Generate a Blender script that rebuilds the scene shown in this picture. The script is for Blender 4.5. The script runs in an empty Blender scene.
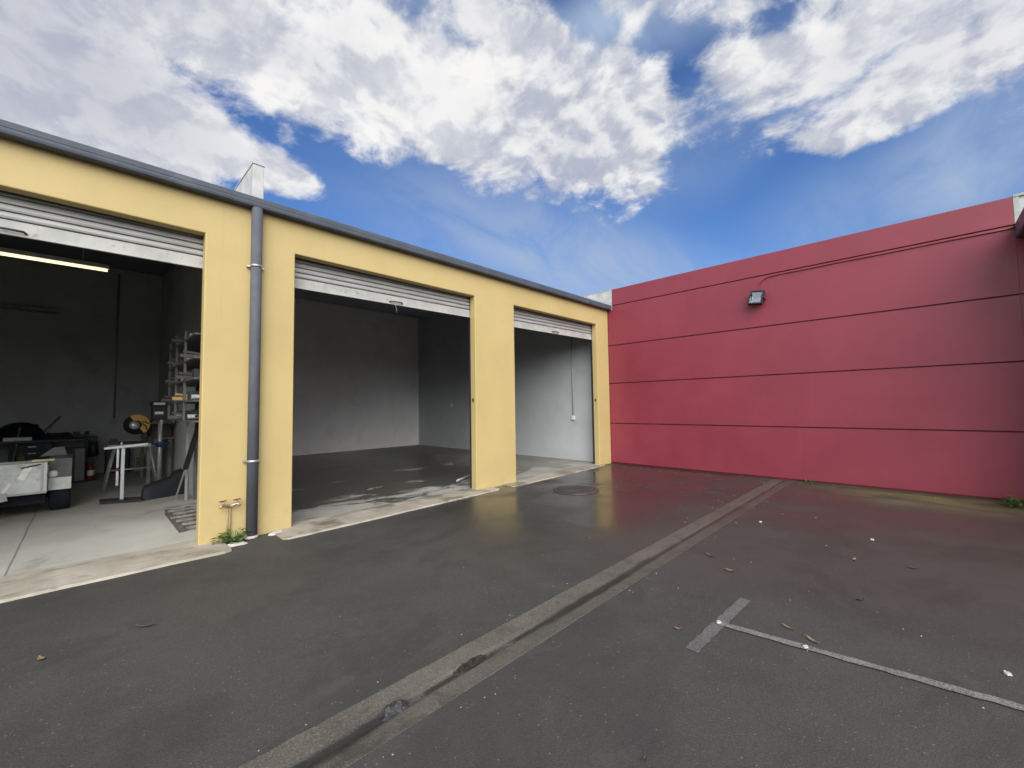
import bpy, bmesh, math, random
from mathutils import Vector, Matrix
R = math.radians
PI = math.pi
rnd = random.Random(7)
S = bpy.context.scene
COL = S.collection

# ------------------------------------------------------------------ camera
H = 1.6
F = 417.0
_dr = Vector((-428, -28, -417)); _dy = Vector((408, -16, -417))
_Y = _dy.normalized(); _X = -_dr.normalized(); _X = (_X - _X.dot(_Y) * _Y).normalized(); _Z = _X.cross(_Y)
ROT = Matrix((_X, _Y, _Z))
cam = bpy.data.cameras.new('camera'); cam_o = bpy.data.objects.new('camera', cam); COL.objects.link(cam_o)
cam.sensor_width = 36; cam.lens = 36 * F / 1024; cam.clip_start = .05; cam.clip_end = 2000
M4 = ROT.to_4x4(); M4.translation = (0, 0, H); cam_o.matrix_world = M4
S.camera = cam_o


def ray(px, py):
    return (ROT @ Vector((px - 512, 384 - py, -F))).normalized()


# ------------------------------------------------------------------ material helpers
class NT:
    def __init__(s, tree):
        s.t = tree; s.n = tree.nodes; s.l = tree.links

    def new(s, kind, **kw):
        n = s.n.new(kind)
        for k, v in kw.items():
            setattr(n, k, v)
        return n

    def put(s, sock, v):
        if v is None: return
        if isinstance(v, bpy.types.NodeSocket): s.l.new(v, sock)
        else:
            if isinstance(v, (tuple, list)) and len(v) == 3 and sock.type == 'RGBA': v = (*v, 1)
            sock.default_value = v

    def math(s, op, a, b=None, clamp=False):
        n = s.new('ShaderNodeMath', operation=op, use_clamp=clamp)
        s.put(n.inputs[0], a); s.put(n.inputs[1], b); return n.outputs[0]

    def vmath(s, op, a, b=None):
        n = s.new('ShaderNodeVectorMath', operation=op)
        s.put(n.inputs[0], a); s.put(n.inputs[1], b)
        return n.outputs['Value'] if op in ('DOT_PRODUCT', 'LENGTH') else n.outputs[0]

    def noise(s, vec, scale, detail=4, rough=.55, dist=0., out='Fac'):
        n = s.new('ShaderNodeTexNoise')
        s.put(n.inputs['Vector'], vec); s.put(n.inputs['Scale'], scale)
        n.inputs['Detail'].default_value = detail; n.inputs['Roughness'].default_value = rough
        n.inputs['Distortion'].default_value = dist
        return n.outputs[out]

    def voro(s, vec, scale, out='Distance', feature='F1'):
        n = s.new('ShaderNodeTexVoronoi', feature=feature)
        s.put(n.inputs['Vector'], vec); n.inputs['Scale'].default_value = scale
        return n.outputs[out]

    def rng(s, v, a, b, c=0., d=1., smooth=True):
        n = s.new('ShaderNodeMapRange', interpolation_type='SMOOTHSTEP' if smooth else 'LINEAR')
        s.put(n.inputs[0], v)
        for i, x in enumerate((a, b, c, d)): s.put(n.inputs[i + 1], x)
        return n.outputs[0]

    def mix(s, fac, a, b, mode='MIX'):
        n = s.new('ShaderNodeMix', data_type='RGBA', blend_type=mode)
        s.put(n.inputs[0], fac); s.put(n.inputs[6], a); s.put(n.inputs[7], b)
        return n.outputs[2]

    def mapping(s, vec, scale=(1, 1, 1), rot=(0, 0, 0), loc=(0, 0, 0)):
        n = s.new('ShaderNodeMapping')
        s.put(n.inputs[0], vec); n.inputs[1].default_value = loc
        n.inputs[2].default_value = rot; n.inputs[3].default_value = scale
        return n.outputs[0]

    def bump(s, h, strength=.3, dist=.01):
        n = s.new('ShaderNodeBump'); s.put(n.inputs['Height'], h)
        n.inputs['Strength'].default_value = strength; n.inputs['Distance'].default_value = dist
        return n.outputs[0]

    def coord(s):
        return s.new('ShaderNodeTexCoord').outputs['Object']


def mat(name):
    m = bpy.data.materials.new(name); m.use_nodes = True
    nt = NT(m.node_tree); b = m.node_tree.nodes['Principled BSDF']
    return m, nt, b


def simple(name, col, rough=.6, metal=0., var=.18, scale=4., bump=.0, bscale=60., spec=.5, dirt=None, dscale=2.5, dlo=.52, dhi=.72, coat=0.):
    """a plain surface: tone variation, optional blotches of dirt, optional bump"""
    m, n, b = mat(name)
    c = n.coord()
    f = n.noise(c, scale, 6, .6)
    lo = tuple(x * (1 - var) for x in col); hi = tuple(min(1, x * (1 + var)) for x in col)
    base = n.mix(n.rng(f, .3, .7), lo, hi)
    if dirt:
        d = n.rng(n.noise(c, dscale, 8, .65, .4), dlo, dhi)
        base = n.mix(d, base, dirt)
    n.put(b.inputs['Base Color'], base)
    n.put(b.inputs['Roughness'], n.rng(n.noise(c, scale * 1.7, 4), .3, .7, max(.05, rough - .08), min(1, rough + .1)))
    b.inputs['Metallic'].default_value = metal
    b.inputs['Specular IOR Level'].default_value = spec
    b.inputs['Coat Weight'].default_value = coat
    if bump:
        n.put(b.inputs['Normal'], n.bump(n.noise(c, bscale, 3), bump, .004))
    return m


# ------------------------------------------------------------------ mesh helpers
class MB:
    def __init__(s):
        s.bm = bmesh.new()

    def box(s, x0, x1, y0, y1, z0, z1, m=None):
        vs = [s.bm.verts.new(v) for v in ((x0, y0, z0), (x1, y0, z0), (x1, y1, z0), (x0, y1, z0), (x0, y0, z1), (x1, y0, z1), (x1, y1, z1), (x0, y1, z1))]
        if m: 
            for v in vs: v.co = m @ v.co
        for f in ((0, 3, 2, 1), (4, 5, 6, 7), (0, 1, 5, 4), (1, 2, 6, 5), (2, 3, 7, 6), (3, 0, 4, 7)):
            s.bm.faces.new([vs[i] for i in f])
        return s

    def bar(s, a, b, w, h, up=(0, 0, 1)):
        a = Vector(a); b = Vector(b); d = b - a; L = d.length; d.normalize()
        u = Vector(up)
        if abs(d.dot(u)) > .98: u = Vector((1, 0, 0))
        r = d.cross(u).normalized(); u = r.cross(d)
        m = Matrix((d, r, u)).transposed().to_4x4(); m.translation = a
        return s.box(0, L, -w / 2, w / 2, -h / 2, h / 2, m)

    def ring(s, c, t, r, seg, ref):
        u = t.cross(ref)
        if u.length < 1e-3: u = t.cross(Vector((1, .1, 0)))
        u.normalize(); v = t.cross(u).normalized()
        return [s.bm.verts.new(c + r * (math.cos(2 * PI * k / seg) * u + math.sin(2 * PI * k / seg) * v)) for k in range(seg)]

    def tube(s, pts, r, seg=10, cap=True, ref=(0.13, 0.21, 0.97)):
        pts = [Vector(p) for p in pts]; rs = r if isinstance(r, (list, tuple)) else [r] * len(pts)
        ref = Vector(ref); rings = []
        for i, p in enumerate(pts):
            t = (pts[min(i + 1, len(pts) - 1)] - pts[max(i - 1, 0)]).normalized()
            rings.append(s.ring(p, t, rs[i], seg, ref))
        for a, b in zip(rings, rings[1:]):
            for k in range(seg):
                s.bm.faces.new((a[k], a[(k + 1) % seg], b[(k + 1) % seg], b[k])).smooth = True
        if cap:
            s.bm.faces.new(rings[0]); s.bm.faces.new(list(reversed(rings[-1])))
        return s

    def lathe(s, prof, c=(0, 0, 0), axis='z', seg=24):
        """prof: list of (radius, height) along axis"""
        c = Vector(c); rings = []
        for r, z in prof:
            if r < 1e-5:
                rings.append([s.bm.verts.new(s._ax(c, 0, 0, z, axis))])
            else:
                rings.append([s.bm.verts.new(s._ax(c, r * math.cos(2 * PI * k / seg), r * math.sin(2 * PI * k / seg), z, axis)) for k in range(seg)])
        for a, b in zip(rings, rings[1:]):
            for k in range(seg):
                k2 = (k + 1) % seg
                if len(a) == 1 and len(b) == 1: continue
                if len(a) == 1: f = (a[0], b[k2], b[k])
                elif len(b) == 1: f = (a[k], a[k2], b[0])
                else: f = (a[k], a[k2], b[k2], b[k])
                s.bm.faces.new(f).smooth = True
        return s

    @staticmethod
    def _ax(c, x, y, z, axis):
        if axis == 'z': return c + Vector((x, y, z))
        if axis == 'x': return c + Vector((z, x, y))
        return c + Vector((y, z, x))

    def prism(s, pts, axis, a0, a1):
        """outline pts (2-D) extruded along axis"""
        def P(p, a):
            return {'x': (a, p[0], p[1]), 'y': (p[0], a, p[1]), 'z': (p[0], p[1], a)}[axis]
        A = [s.bm.verts.new(P(p, a0)) for p in pts]; B = [s.bm.verts.new(P(p, a1)) for p in pts]
        n = len(pts)
        s.bm.faces.new(A); s.bm.faces.new(list(reversed(B)))
        for i in range(n):
            s.bm.faces.new((A[i], B[i], B[(i + 1) % n], A[(i + 1) % n]))
        return s

    def quad(s, *p):
        s.bm.faces.new([s.bm.verts.new(q) for q in p]); return s

    def link(s, name, m, parent=None, off=(0, 0, 0), bevel=0., seg=2, smooth=False, solid=0.):
        bmesh.ops.recalc_face_normals(s.bm, faces=s.bm.faces)
        off = Vector(off)
        for v in s.bm.verts: v.co -= off
        me = bpy.data.meshes.new(name); s.bm.to_mesh(me); s.bm.free()
        o = bpy.data.objects.new(name, me); COL.objects.link(o)
        me.materials.append(m)
        if smooth:
            for p in me.polygons: p.use_smooth = True
        if parent: o.parent = parent
        if bevel:
            b = o.modifiers.new('bevel', 'BEVEL'); b.width = bevel; b.segments = seg; b.limit_method = 'ANGLE'; b.angle_limit = R(40)
        return o


class Thing:
    """an Empty at the thing's base; parts are given in world coordinates unless local"""
    def __init__(s, name, label, cat, loc=(0, 0, 0), rot=(0, 0, 0), group=None, local=False):
        o = s.o = bpy.data.objects.new(name, None); COL.objects.link(o)
        o.empty_display_size = .2
        o.location = loc; o.rotation_euler = rot; o['label'] = label; o['category'] = cat
        if group: o['group'] = group
        s.off = (0, 0, 0) if local else tuple(loc)

    def part(s, name, mb, m, parent=None, label=None, **kw):
        o = mb.link(name, m, parent or s.o, s.off, **kw)
        if label: o['label'] = label
        return o


def tag(o, label, cat, group=None):
    o['label'] = label; o['category'] = cat
    if group: o['group'] = group
    return o


def structure(name, mb, m, **kw):
    o = mb.link(name, m, **kw); o['kind'] = 'structure'; return o


def single(name, label, cat, mb, m, loc=(0, 0, 0), group=None, **kw):
    o = mb.link(name, m, None, loc, **kw); o.location = loc
    return tag(o, label, cat, group)


# ------------------------------------------------------------------ world: sky and broken cloud
SUN_EL, SUN_AZ = R(34), R(127)          # azimuth measured from +Y towards +X
sun_dir = Vector((math.sin(SUN_AZ) * math.cos(SUN_EL), math.cos(SUN_AZ) * math.cos(SUN_EL), math.sin(SUN_EL)))
W = bpy.data.worlds.new('World'); W.cycles.sampling_method = 'MANUAL'; W.cycles.sample_map_resolution = 512; S.world = W; W.use_nodes = True
n = NT(W.node_tree); n.n.clear()
D = n.new('ShaderNodeTexCoord').outputs['Generated']
sky = n.new('ShaderNodeTexSky', sky_type='NISHITA', sun_disc=False)
sky.sun_elevation = SUN_EL; sky.sun_rotation = SUN_AZ; sky.altitude = 20; sky.air_density = 1.0; sky.dust_density = .6; sky.ozone_density = 2.2
sep = n.new('ShaderNodeSeparateXYZ'); n.put(sep.inputs[0], D)
dz = n.math('MAXIMUM', n.math('ADD', sep.outputs[2], .30), .08)
cmb = n.new('ShaderNodeCombineXYZ'); n.put(cmb.inputs[0], n.math('DIVIDE', sep.outputs[0], dz)); n.put(cmb.inputs[1], n.math('DIVIDE', sep.outputs[1], dz))
Pl = cmb.outputs[0]


def blobs(items):
    tot = None
    for px, py, rx, ry, deg, st in items:
        c = ray(px, py); ca, sa = math.cos(R(deg)), math.sin(R(deg))
        a = ray(px + rx * ca, py + rx * sa) - c; b = ray(px - ry * sa, py + ry * ca) - c
        v = n.vmath('SUBTRACT', D, tuple(c))
        cc = n.new('ShaderNodeCombineXYZ')
        n.put(cc.inputs[0], n.vmath('DOT_PRODUCT', v, tuple(a / a.length_squared)))
        n.put(cc.inputs[1], n.vmath('DOT_PRODUCT', v, tuple(b / b.length_squared)))
        n.put(cc.inputs[2], n.vmath('DOT_PRODUCT', v, tuple(c / .35)))
        f = n.rng(n.vmath('LENGTH', cc.outputs[0]), .25, 1.35, st, 0.)
        tot = f if tot is None else n.math('ADD', tot, f)
    return tot


cloud_map = n.math('MULTIPLY', blobs([
    (60, 30, 300, 150, 0, .30), (-60, 140, 240, 70, 10, .26), (140, 140, 170, 52, 12, .30), (265, 172, 100, 20, 14, .30), (190, 150, 60, 26, 10, .1),
    (320, 60, 190, 70, 8, .26), (500, 85, 190, 86, 12, .30), (625, 150, 90, 52, 14, .26), (430, 120, 130, 44, 20, .16),
    (790, 80, 150, 46, 0, .30), (890, 108, 100, 34, -14, .28), (715, 74, 80, 50, 0, .2), (760, 30, 130, 30, 0, .12), (860, 135, 44, 18, -5, .12),
    (985, 30, 110, 66, 0, .27), (775, 148, 60, 22, 10, .15), (860, 10, 170, 40, 0, .14), (650, 10, 170, 40, 0, .12),
    (372, 192, 30, 10, -5, .14), (512, -170, 700, 130, 0, .26),
    (236, 108, 64, 22, 40, -.26), (170, 66, 24, 14, 0, -.2), (310, 150, 74, 22, 25, -.26), (592, 22, 40, 22, 20, -.30), (652, 38, 28, 22, 0, -.28), (430, 12, 46, 34, 0, -.28), (370, 28, 28, 16, 0, -.2),
    (290, 6, 32, 20, 30, -.22), (688, 58, 24, 40, 20, -.3), (694, 122, 48, 52, 0, -.34), (770, 24, 90, 20, 10, -.22), (730, 175, 90, 34, 0, -.2), (905, 55, 60, 20, 0, -.12), (470, 42, 22, 14, 0, -.16), (875, 101, 12, 8, 0, -.06),
    (940, 195, 260, 66, -10, -.30), (460, 240, 220, 46, 10, -.40), (400, 176, 90, 20, 15, -.14), (760, 200, 170, 34, 0, -.16), (700, 290, 420, 70, 0, -.5), (360, 262, 200, 44, 20, -.3), (940, 80, 40, 30, 0, -.12),
]), 1.28)
veil_map = blobs([(530, 245, 190, 66, 18, .75), (620, 280, 160, 50, 12, .5), (300, 20, 60, 30, 20, .5), (590, 22, 60, 30, 0, .5), (880, 200, 210, 60, -14, .5), (985, 130, 120, 80, 0, .55), (900, 20, 240, 70, 0, .9), (640, 20, 140, 50, 0, .7), (690, 150, 80, 60, 0, .4), (980, 215, 140, 46, -14, .3), (430, 10, 90, 50, 0, .6)])
warp = n.vmath('ADD', Pl, n.vmath('SCALE', n.vmath('SUBTRACT', n.noise(Pl, 2.6, 4, .55, 0, 'Color'), (.5, .5, .5))))
for nd in n.n:
    if nd.bl_idname == 'ShaderNodeVectorMath' and nd.operation == 'SCALE': nd.inputs['Scale'].default_value = .16
def puffs(vec, scale):
    v = n.new('ShaderNodeTexVoronoi', feature='F1'); n.put(v.inputs['Vector'], vec); v.inputs['Scale'].default_value = scale
    v.inputs['Detail'].default_value = 2.; v.inputs['Roughness'].default_value = .5; v.inputs['Lacunarity'].default_value = 2.3
    v.normalize = True
    return n.math('SUBTRACT', 1., v.outputs['Distance'])


fbm = n.noise(warp, 4.4, 12, .62)
fine = n.noise(warp, 15., 9, .64)
puf = puffs(warp, 6.6)
back = n.rng(n.vmath('DOT_PRODUCT', D, tuple(ray(512, 100))), .1, .45, .34, 0.)
shape = n.math('ADD', n.math('ADD', n.math('MULTIPLY', n.math('SUBTRACT', fbm, .5), 1.0), n.math('MULTIPLY', n.math('SUBTRACT', puf, .62), .75)), n.math('MULTIPLY', n.math('SUBTRACT', fine, .5), .72))
dens = n.math('ADD', n.math('ADD', shape, -.105), n.math('ADD', cloud_map, back))
alpha = n.math('MULTIPLY', n.rng(dens, -.12, .24), n.rng(dens, -.1, .40, .74, 1.))
# relief: the same field sampled a step towards the sun
off_ = n.vmath('ADD', warp, (.035, -.03, 0))
relief = n.rng(n.math('SUBTRACT', n.noise(warp, 6.0, 6, .55), n.noise(off_, 6.0, 6, .55)), -.10, .10)
lump = n.rng(n.noise(warp, 1.7, 4, .5), .34, .66)
thick = n.rng(dens, .2, .75)
puff = n.math('ADD', n.math('MULTIPLY', relief, .40), n.math('ADD', n.math('MULTIPLY', fine, .62), n.math('MULTIPLY', lump, .34)))
puff = n.rng(puff, .27, .98)
lav = blobs([(0, 40, 240, 120, 8, 1.), (200, 10, 130, 40, 0, .6), (930, 30, 180, 70, 0, .5), (500, 20, 160, 30, 0, .35)])
ccol = n.mix(puff, (.50, .54, .66), (1.08, 1.07, 1.05))
ccol = n.mix(n.math('MULTIPLY', thick, .22), ccol, (.70, .72, .80))
ccol = n.mix(n.math('MULTIPLY', lav, .65), ccol, (.52, .54, .65))
wisp = n.noise(n.mapping(Pl, (2.6, 1.2, 1), (0, 0, R(35))), 2.0, 9, .62, .6)
veil = n.math('MULTIPLY', veil_map, n.rng(wisp, .0, .85))
bg_sky = n.new('ShaderNodeBackground'); n.put(bg_sky.inputs[0], n.mix(1., sky.outputs[0], (.48, .69, 1.0, 1), 'MULTIPLY')); bg_sky.inputs[1].default_value = .068
bg_veil = n.new('ShaderNodeBackground'); n.put(bg_veil.inputs[0], (.38, .49, .68, 1)); bg_veil.inputs[1].default_value = .46
glow = n.rng(n.vmath('DOT_PRODUCT', D, tuple(sun_dir)), .2, .95, 1., 2.2)
gv = n.new('ShaderNodeCombineXYZ')
for k_ in range(3): n.put(gv.inputs[k_], glow)
ccol = n.vmath('MULTIPLY', ccol, gv.outputs[0])
bg_cl = n.new('ShaderNodeBackground'); n.put(bg_cl.inputs[0], ccol); bg_cl.inputs[1].default_value = .41
m1 = n.new('ShaderNodeMixShader'); n.put(m1.inputs[0], veil); n.l.new(bg_sky.outputs[0], m1.inputs[1]); n.l.new(bg_veil.outputs[0], m1.inputs[2])
m2 = n.new('ShaderNodeMixShader'); n.put(m2.inputs[0], alpha); n.l.new(m1.outputs[0], m2.inputs[1]); n.l.new(bg_cl.outputs[0], m2.inputs[2])
wo = n.new('ShaderNodeOutputWorld'); n.l.new(m2.outputs[0], wo.inputs[0])

sun = bpy.data.lights.new('sun', 'SUN'); sun.energy = 2.0; sun.angle = R(60); sun.color = (1, .96, .9)
so = bpy.data.objects.new('sun', sun); COL.objects.link(so); so.rotation_euler = sun_dir.to_track_quat('Z', 'Y').to_euler(); so.location = sun_dir * 40

S.view_settings.view_transform = 'Standard'; S.view_settings.look = 'None'; S.view_settings.exposure = 1.12; S.view_settings.gamma = 1
S.render.engine = 'CYCLES'
S.cycles.max_bounces = 10; S.cycles.diffuse_bounces = 6; S.cycles.glossy_bounces = 4
S.cycles.use_denoising = True; S.cycles.sample_clamp_indirect = 6
S.cycles.caustics_reflective = False; S.cycles.caustics_refractive = False

# ------------------------------------------------------------------ materials
M = {}
# yellow painted masonry
m, n, b = mat('yellow_paint'); c = n.coord()
f = n.noise(c, .9, 6, .6); g = n.noise(n.mapping(c, (3, 3, .5)), 1.5, 6, .65)
base = n.mix(n.rng(f, .25, .75), (.45, .35, .152), (.50, .392, .176))
base = n.mix(n.rng(g, .56, .82, 0, .35), base, (.42, .32, .15))
sp = n.new('ShaderNodeSeparateXYZ'); n.put(sp.inputs[0], c)
st = n.math('MULTIPLY', n.rng(sp.outputs[2], .10, .75, 1, 0), n.rng(n.noise(c, 5, 6, .7), .45, .75))
base = n.mix(n.math('MULTIPLY', st, .55), base, (.37, .31, .21))
base = n.mix(n.rng(n.noise(n.mapping(c, (1, 9, .45)), 1.0, 8, .7, .2), .60, .78, 0, .4), base, (.36, .29, .155))
base = n.mix(n.rng(n.noise(c, 16, 7, .75, .6), .70, .78, 0, .5), base, (.33, .28, .18))
n.put(b.inputs['Base Color'], base); b.inputs['Roughness'].default_value = .62; b.inputs['Specular IOR Level'].default_value = .35
n.put(b.inputs['Normal'], n.bump(n.math('ADD', n.noise(c, 90, 3), n.math('MULTIPLY', n.noise(c, 4, 3), 1.2)), .18, .004)); M['yellow'] = m
# red painted concrete panel
m, n, b = mat('red_paint'); c = n.coord()
f = n.noise(c, .7, 6, .6); g = n.noise(n.mapping(c, (5, 1, .35)), 1.2, 7, .65)
base = n.mix(n.rng(f, .3, .7), (.208, .030, .049), (.244, .038, .060))
base = n.mix(n.rng(g, .55, .8, 0, .35), base, (.185, .038, .052))
base = n.mix(n.rng(n.noise(n.mapping(c, (7, 1, .3)), 1.0, 8, .7, .2), .57, .78, 0, .45), base, (.25, .050, .069))
base = n.mix(n.rng(n.noise(c, 9, 7, .75, .6), .69, .78, 0, .5), base, (.16, .035, .045))
n.put(b.inputs['Base Color'], base); n.put(b.inputs['Roughness'], n.rng(n.noise(c, 2, 4), .3, .7, .34, .46)); b.inputs['Specular IOR Level'].default_value = .5
n.put(b.inputs['Normal'], n.bump(n.math('ADD', n.noise(c, 60, 3), n.math('MULTIPLY', n.noise(c, 2.2, 3), 2.5)), .10, .004)); M['red'] = m
M['red_joint'] = simple('red_joint', (.10, .012, .022), .7)
M['bare_panel'] = simple('bare_concrete', (.42, .43, .42), .8, bump=.2, bscale=40, dirt=(.25, .26, .25))
M['white_panel'] = simple('white_plaster', (.44, .45, .45), .7, bump=.1, dirt=(.42, .43, .40))
M['flash'] = simple('pale_flashing', (.34, .38, .34), .5)
M['gutter'] = simple('slate_metal', (.070, .082, .105), .6, var=.1, spec=.35, dirt=(.13, .145, .165), dlo=.58, dhi=.85)
M['pipe'] = simple('slate_pipe', (.088, .095, .110), .75, spec=.25, var=.12, dirt=(.2, .2, .2), dscale=9, dlo=.66, dhi=.78)
M['purple_metal'] = simple('plum_metal', (.10, .10, .14), .4)
M['zinc'] = simple('zinc', (.5, .5, .5), .4, .8)
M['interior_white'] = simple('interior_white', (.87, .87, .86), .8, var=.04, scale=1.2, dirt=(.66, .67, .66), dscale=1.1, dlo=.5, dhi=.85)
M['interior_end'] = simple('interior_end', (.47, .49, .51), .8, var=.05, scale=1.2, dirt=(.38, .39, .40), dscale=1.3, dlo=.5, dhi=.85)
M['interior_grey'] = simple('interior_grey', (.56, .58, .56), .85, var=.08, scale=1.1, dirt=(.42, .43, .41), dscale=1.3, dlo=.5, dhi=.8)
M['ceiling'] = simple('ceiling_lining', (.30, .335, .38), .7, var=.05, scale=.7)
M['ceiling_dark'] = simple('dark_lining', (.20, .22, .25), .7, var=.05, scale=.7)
M['roofing'] = simple('roof_steel', (.35, .37, .39), .45, .3)
M['steel_dark'] = simple('dark_steel', (.035, .037, .042), .5, .2)
M['black'] = simple('black_plastic', (.016, .016, .018), .5)
M['rubber'] = simple('rubber', (.014, .016, .022), .75, bump=.2)
M['navy'] = simple('navy_rubber', (.008, .011, .020), .8, spec=.3)
M['galv'] = simple('galvanised', (.36, .37, .36), .45, .3, dirt=(.28, .28, .27), dscale=6)
M['rack_grey'] = simple('rack_grey', (.10, .104, .10), .5, .2)
M['pale_paint'] = simple('pale_paint', (.56, .58, .56), .5, dirt=(.36, .37, .35), dscale=4)
M['silver'] = simple('silver_tube', (.6, .62, .64), .35, .5)
M['white_plastic'] = simple('white_plastic', (.72, .72, .70), .45, var=.05)
M['wood'] = simple('weathered_wood', (.24, .21, .17), .85, var=.3, scale=9, bump=.3)
M['pallet_wood'] = simple('pallet_wood', (.17, .16, .145), .85, var=.35, scale=9, bump=.3)
M['dark_wood'] = simple('dark_wood', (.07, .06, .05), .9, var=.3, scale=9)
M['tan_wood'] = simple('tan_wood', (.36, .22, .09), .8, var=.25, scale=9)
M['brown'] = simple('brown_cloth', (.05, .03, .025), .9, bump=.5, bscale=20)
M['saw_yellow'] = simple('yellow_enamel', (.62, .34, .04), .4)
M['red_enamel'] = simple('red_enamel', (.20, .012, .012), .35)
M['blue_enamel'] = simple('blue_enamel', (.03, .05, .14), .4)
M['copper'] = simple('painted_pipe', (.50, .40, .22), .5, .0, dirt=(.36, .28, .15), dscale=12)
M['brass'] = simple('worn_brass', (.42, .34, .24), .4, .6)
M['tap_red'] = simple('tap_handle', (.20, .05, .05), .5)
M['leaf_green'] = simple('weed_leaf', (.060, .125, .026), .55, var=.45, scale=25)
M['leaf_dry'] = simple('dry_leaf', (.19, .135, .075), .7, var=.3, scale=30)
M['leaf_red'] = simple('red_leaf', (.11, .04, .03), .7, var=.3, scale=30)
M['leaf_dark'] = simple('dark_leaf', (.06, .04, .03), .8)
M['paper'] = simple('pale_scrap', (.45, .43, .38), .7)
M['rag'] = simple('sodden_rag', (.030, .029, .031), .6, var=.4, scale=20, bump=.4)
M['debris'] = simple('dark_debris', (.022, .019, .015), .8, var=.4, scale=30)
M['iron'] = simple('cast_iron', (.055, .05, .047), .42, .2, var=.3, bump=.3)
M['tape'] = simple('pale_tape', (.78, .78, .74), .35)
M['cable'] = simple('red_cable', (.20, .028, .045), .45)
M['dark_glass'] = simple('lamp_reflector', (.62, .64, .68), .18, .7, var=.08)
m, n, b = mat('clear_glass'); b.inputs['Base Color'].default_value = (.85, .88, .9, 1); b.inputs['Roughness'].default_value = .05; b.inputs['Transmission Weight'].default_value = 1.; b.inputs['IOR'].default_value = 1.1; M['glass'] = m
m, n, b = mat('lit_tube'); b.inputs['Base Color'].default_value = (.9, .85, .7, 1); b.inputs['Emission Color'].default_value = (1, .80, .46, 1); b.inputs['Emission Strength'].default_value = .85; M['lit'] = m

M['chunk'] = simple('chunk_concrete', (.46, .44, .40), .85, bump=.4)
# roller curtain: pale enamel with grime
m, n, b = mat('roller_curtain'); c = n.coord()
base = n.mix(n.rng(n.noise(n.mapping(c, (1, 1, 4)), 2, 6, .6), .3, .7), (.31, .315, .315), (.39, .395, .385))
gr = n.rng(n.noise(c, 9, 8, .7, .8), .60, .74)
base = n.mix(n.math('MULTIPLY', gr, .5), base, (.20, .19, .17))
n.put(b.inputs['Base Color'], base); b.inputs['Roughness'].default_value = .5; b.inputs['Metallic'].default_value = .1; M['curtain'] = m
m, n, b = mat('roller_bottom_rail'); c = n.coord()
base = n.mix(n.rng(n.noise(c, 4, 6, .6), .3, .7), (.34, .345, .33), (.43, .43, .405))
gr = n.rng(n.noise(c, 14, 8, .7, .5), .56, .68)
base = n.mix(n.math('MULTIPLY', gr, .6), base, (.16, .14, .12))
n.put(b.inputs['Base Color'], base); b.inputs['Roughness'].default_value = .5; M['rail'] = m

# asphalt, partly wet
m, n, b = mat('asphalt'); c = n.coord()
sp = n.new('ShaderNodeSeparateXYZ'); n.put(sp.inputs[0], c); X, Yc = sp.outputs[0], sp.outputs[1]
big = n.noise(c, .55, 7, .62, .3); mid = n.noise(c, 3.0, 6, .65); fin = n.noise(c, 120, 3, .6)
base = n.mix(n.rng(big, .3, .7), (.037, .0358, .0326), (.055, .053, .048))
base = n.mix(n.rng(mid, .35, .75, 0, .5), base, (.060, .057, .051))
agg = n.voro(c, 130, 'Color'); ag = n.new('ShaderNodeSeparateColor'); n.put(ag.inputs[0], agg)
base = n.mix(n.rng(ag.outputs[0], .70, 1., 0, .22, False), base, (.115, .115, .11))
base = n.mix(n.rng(ag.outputs[1], .72, 1., 0, .30, False), base, (.016, .016, .016))
pat = n.noise(n.mapping(c, (1, .7, 1), (0, 0, R(15))), .9, 8, .7, .6)
base = n.mix(n.rng(pat, .50, .62, 0, .45), base, (.027, .0262, .025))
base = n.mix(n.rng(n.noise(n.mapping(c, (1, 1, 1), (0, 0, 0), (7, 3, 0)), 1.6, 8, .7, .5), .58, .70, 0, .5), base, (.066, .061, .053))
vs_ = n.new('ShaderNodeTexVoronoi'); n.put(vs_.inputs['Vector'], c); vs_.inputs['Scale'].default_value = 34
vc = n.new('ShaderNodeSeparateColor'); n.put(vc.inputs[0], vs_.outputs['Color'])
stone = n.math('MULTIPLY', n.rng(vs_.outputs['Distance'], .10, .20, 1, 0), n.rng(vc.outputs[0], .80, .86))
base = n.mix(n.math('MULTIPLY', stone, .8), base, (.15, .145, .13))
# browner tone towards the far end, moss along the red wall
far_brown = n.math('MULTIPLY', n.rng(Yc, 3.5, 8.5), n.rng(n.noise(c, .8, 5, .6), .25, .65))
base = n.mix(n.math('MULTIPLY', far_brown, .6), base, (.050, .036, .031))
moss = n.math('MULTIPLY', n.math('MULTIPLY', n.rng(Yc, 8.3, 9.5), n.rng(X, -2.0, -.2)), n.rng(n.noise(n.mapping(c, (.8, 1.6, 1)), 1.6, 8, .65, .5), .34, .60))
base = n.mix(n.math('MULTIPLY', moss, .95), base, (.135, .132, .046))
edge = n.math('MULTIPLY', n.rng(Yc, 9.75, 10.08), n.rng(n.noise(c, 4, 6, .7), .35, .6))
base = n.mix(n.math('MULTIPLY', edge, .7), base, (.06, .056, .032))
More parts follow.
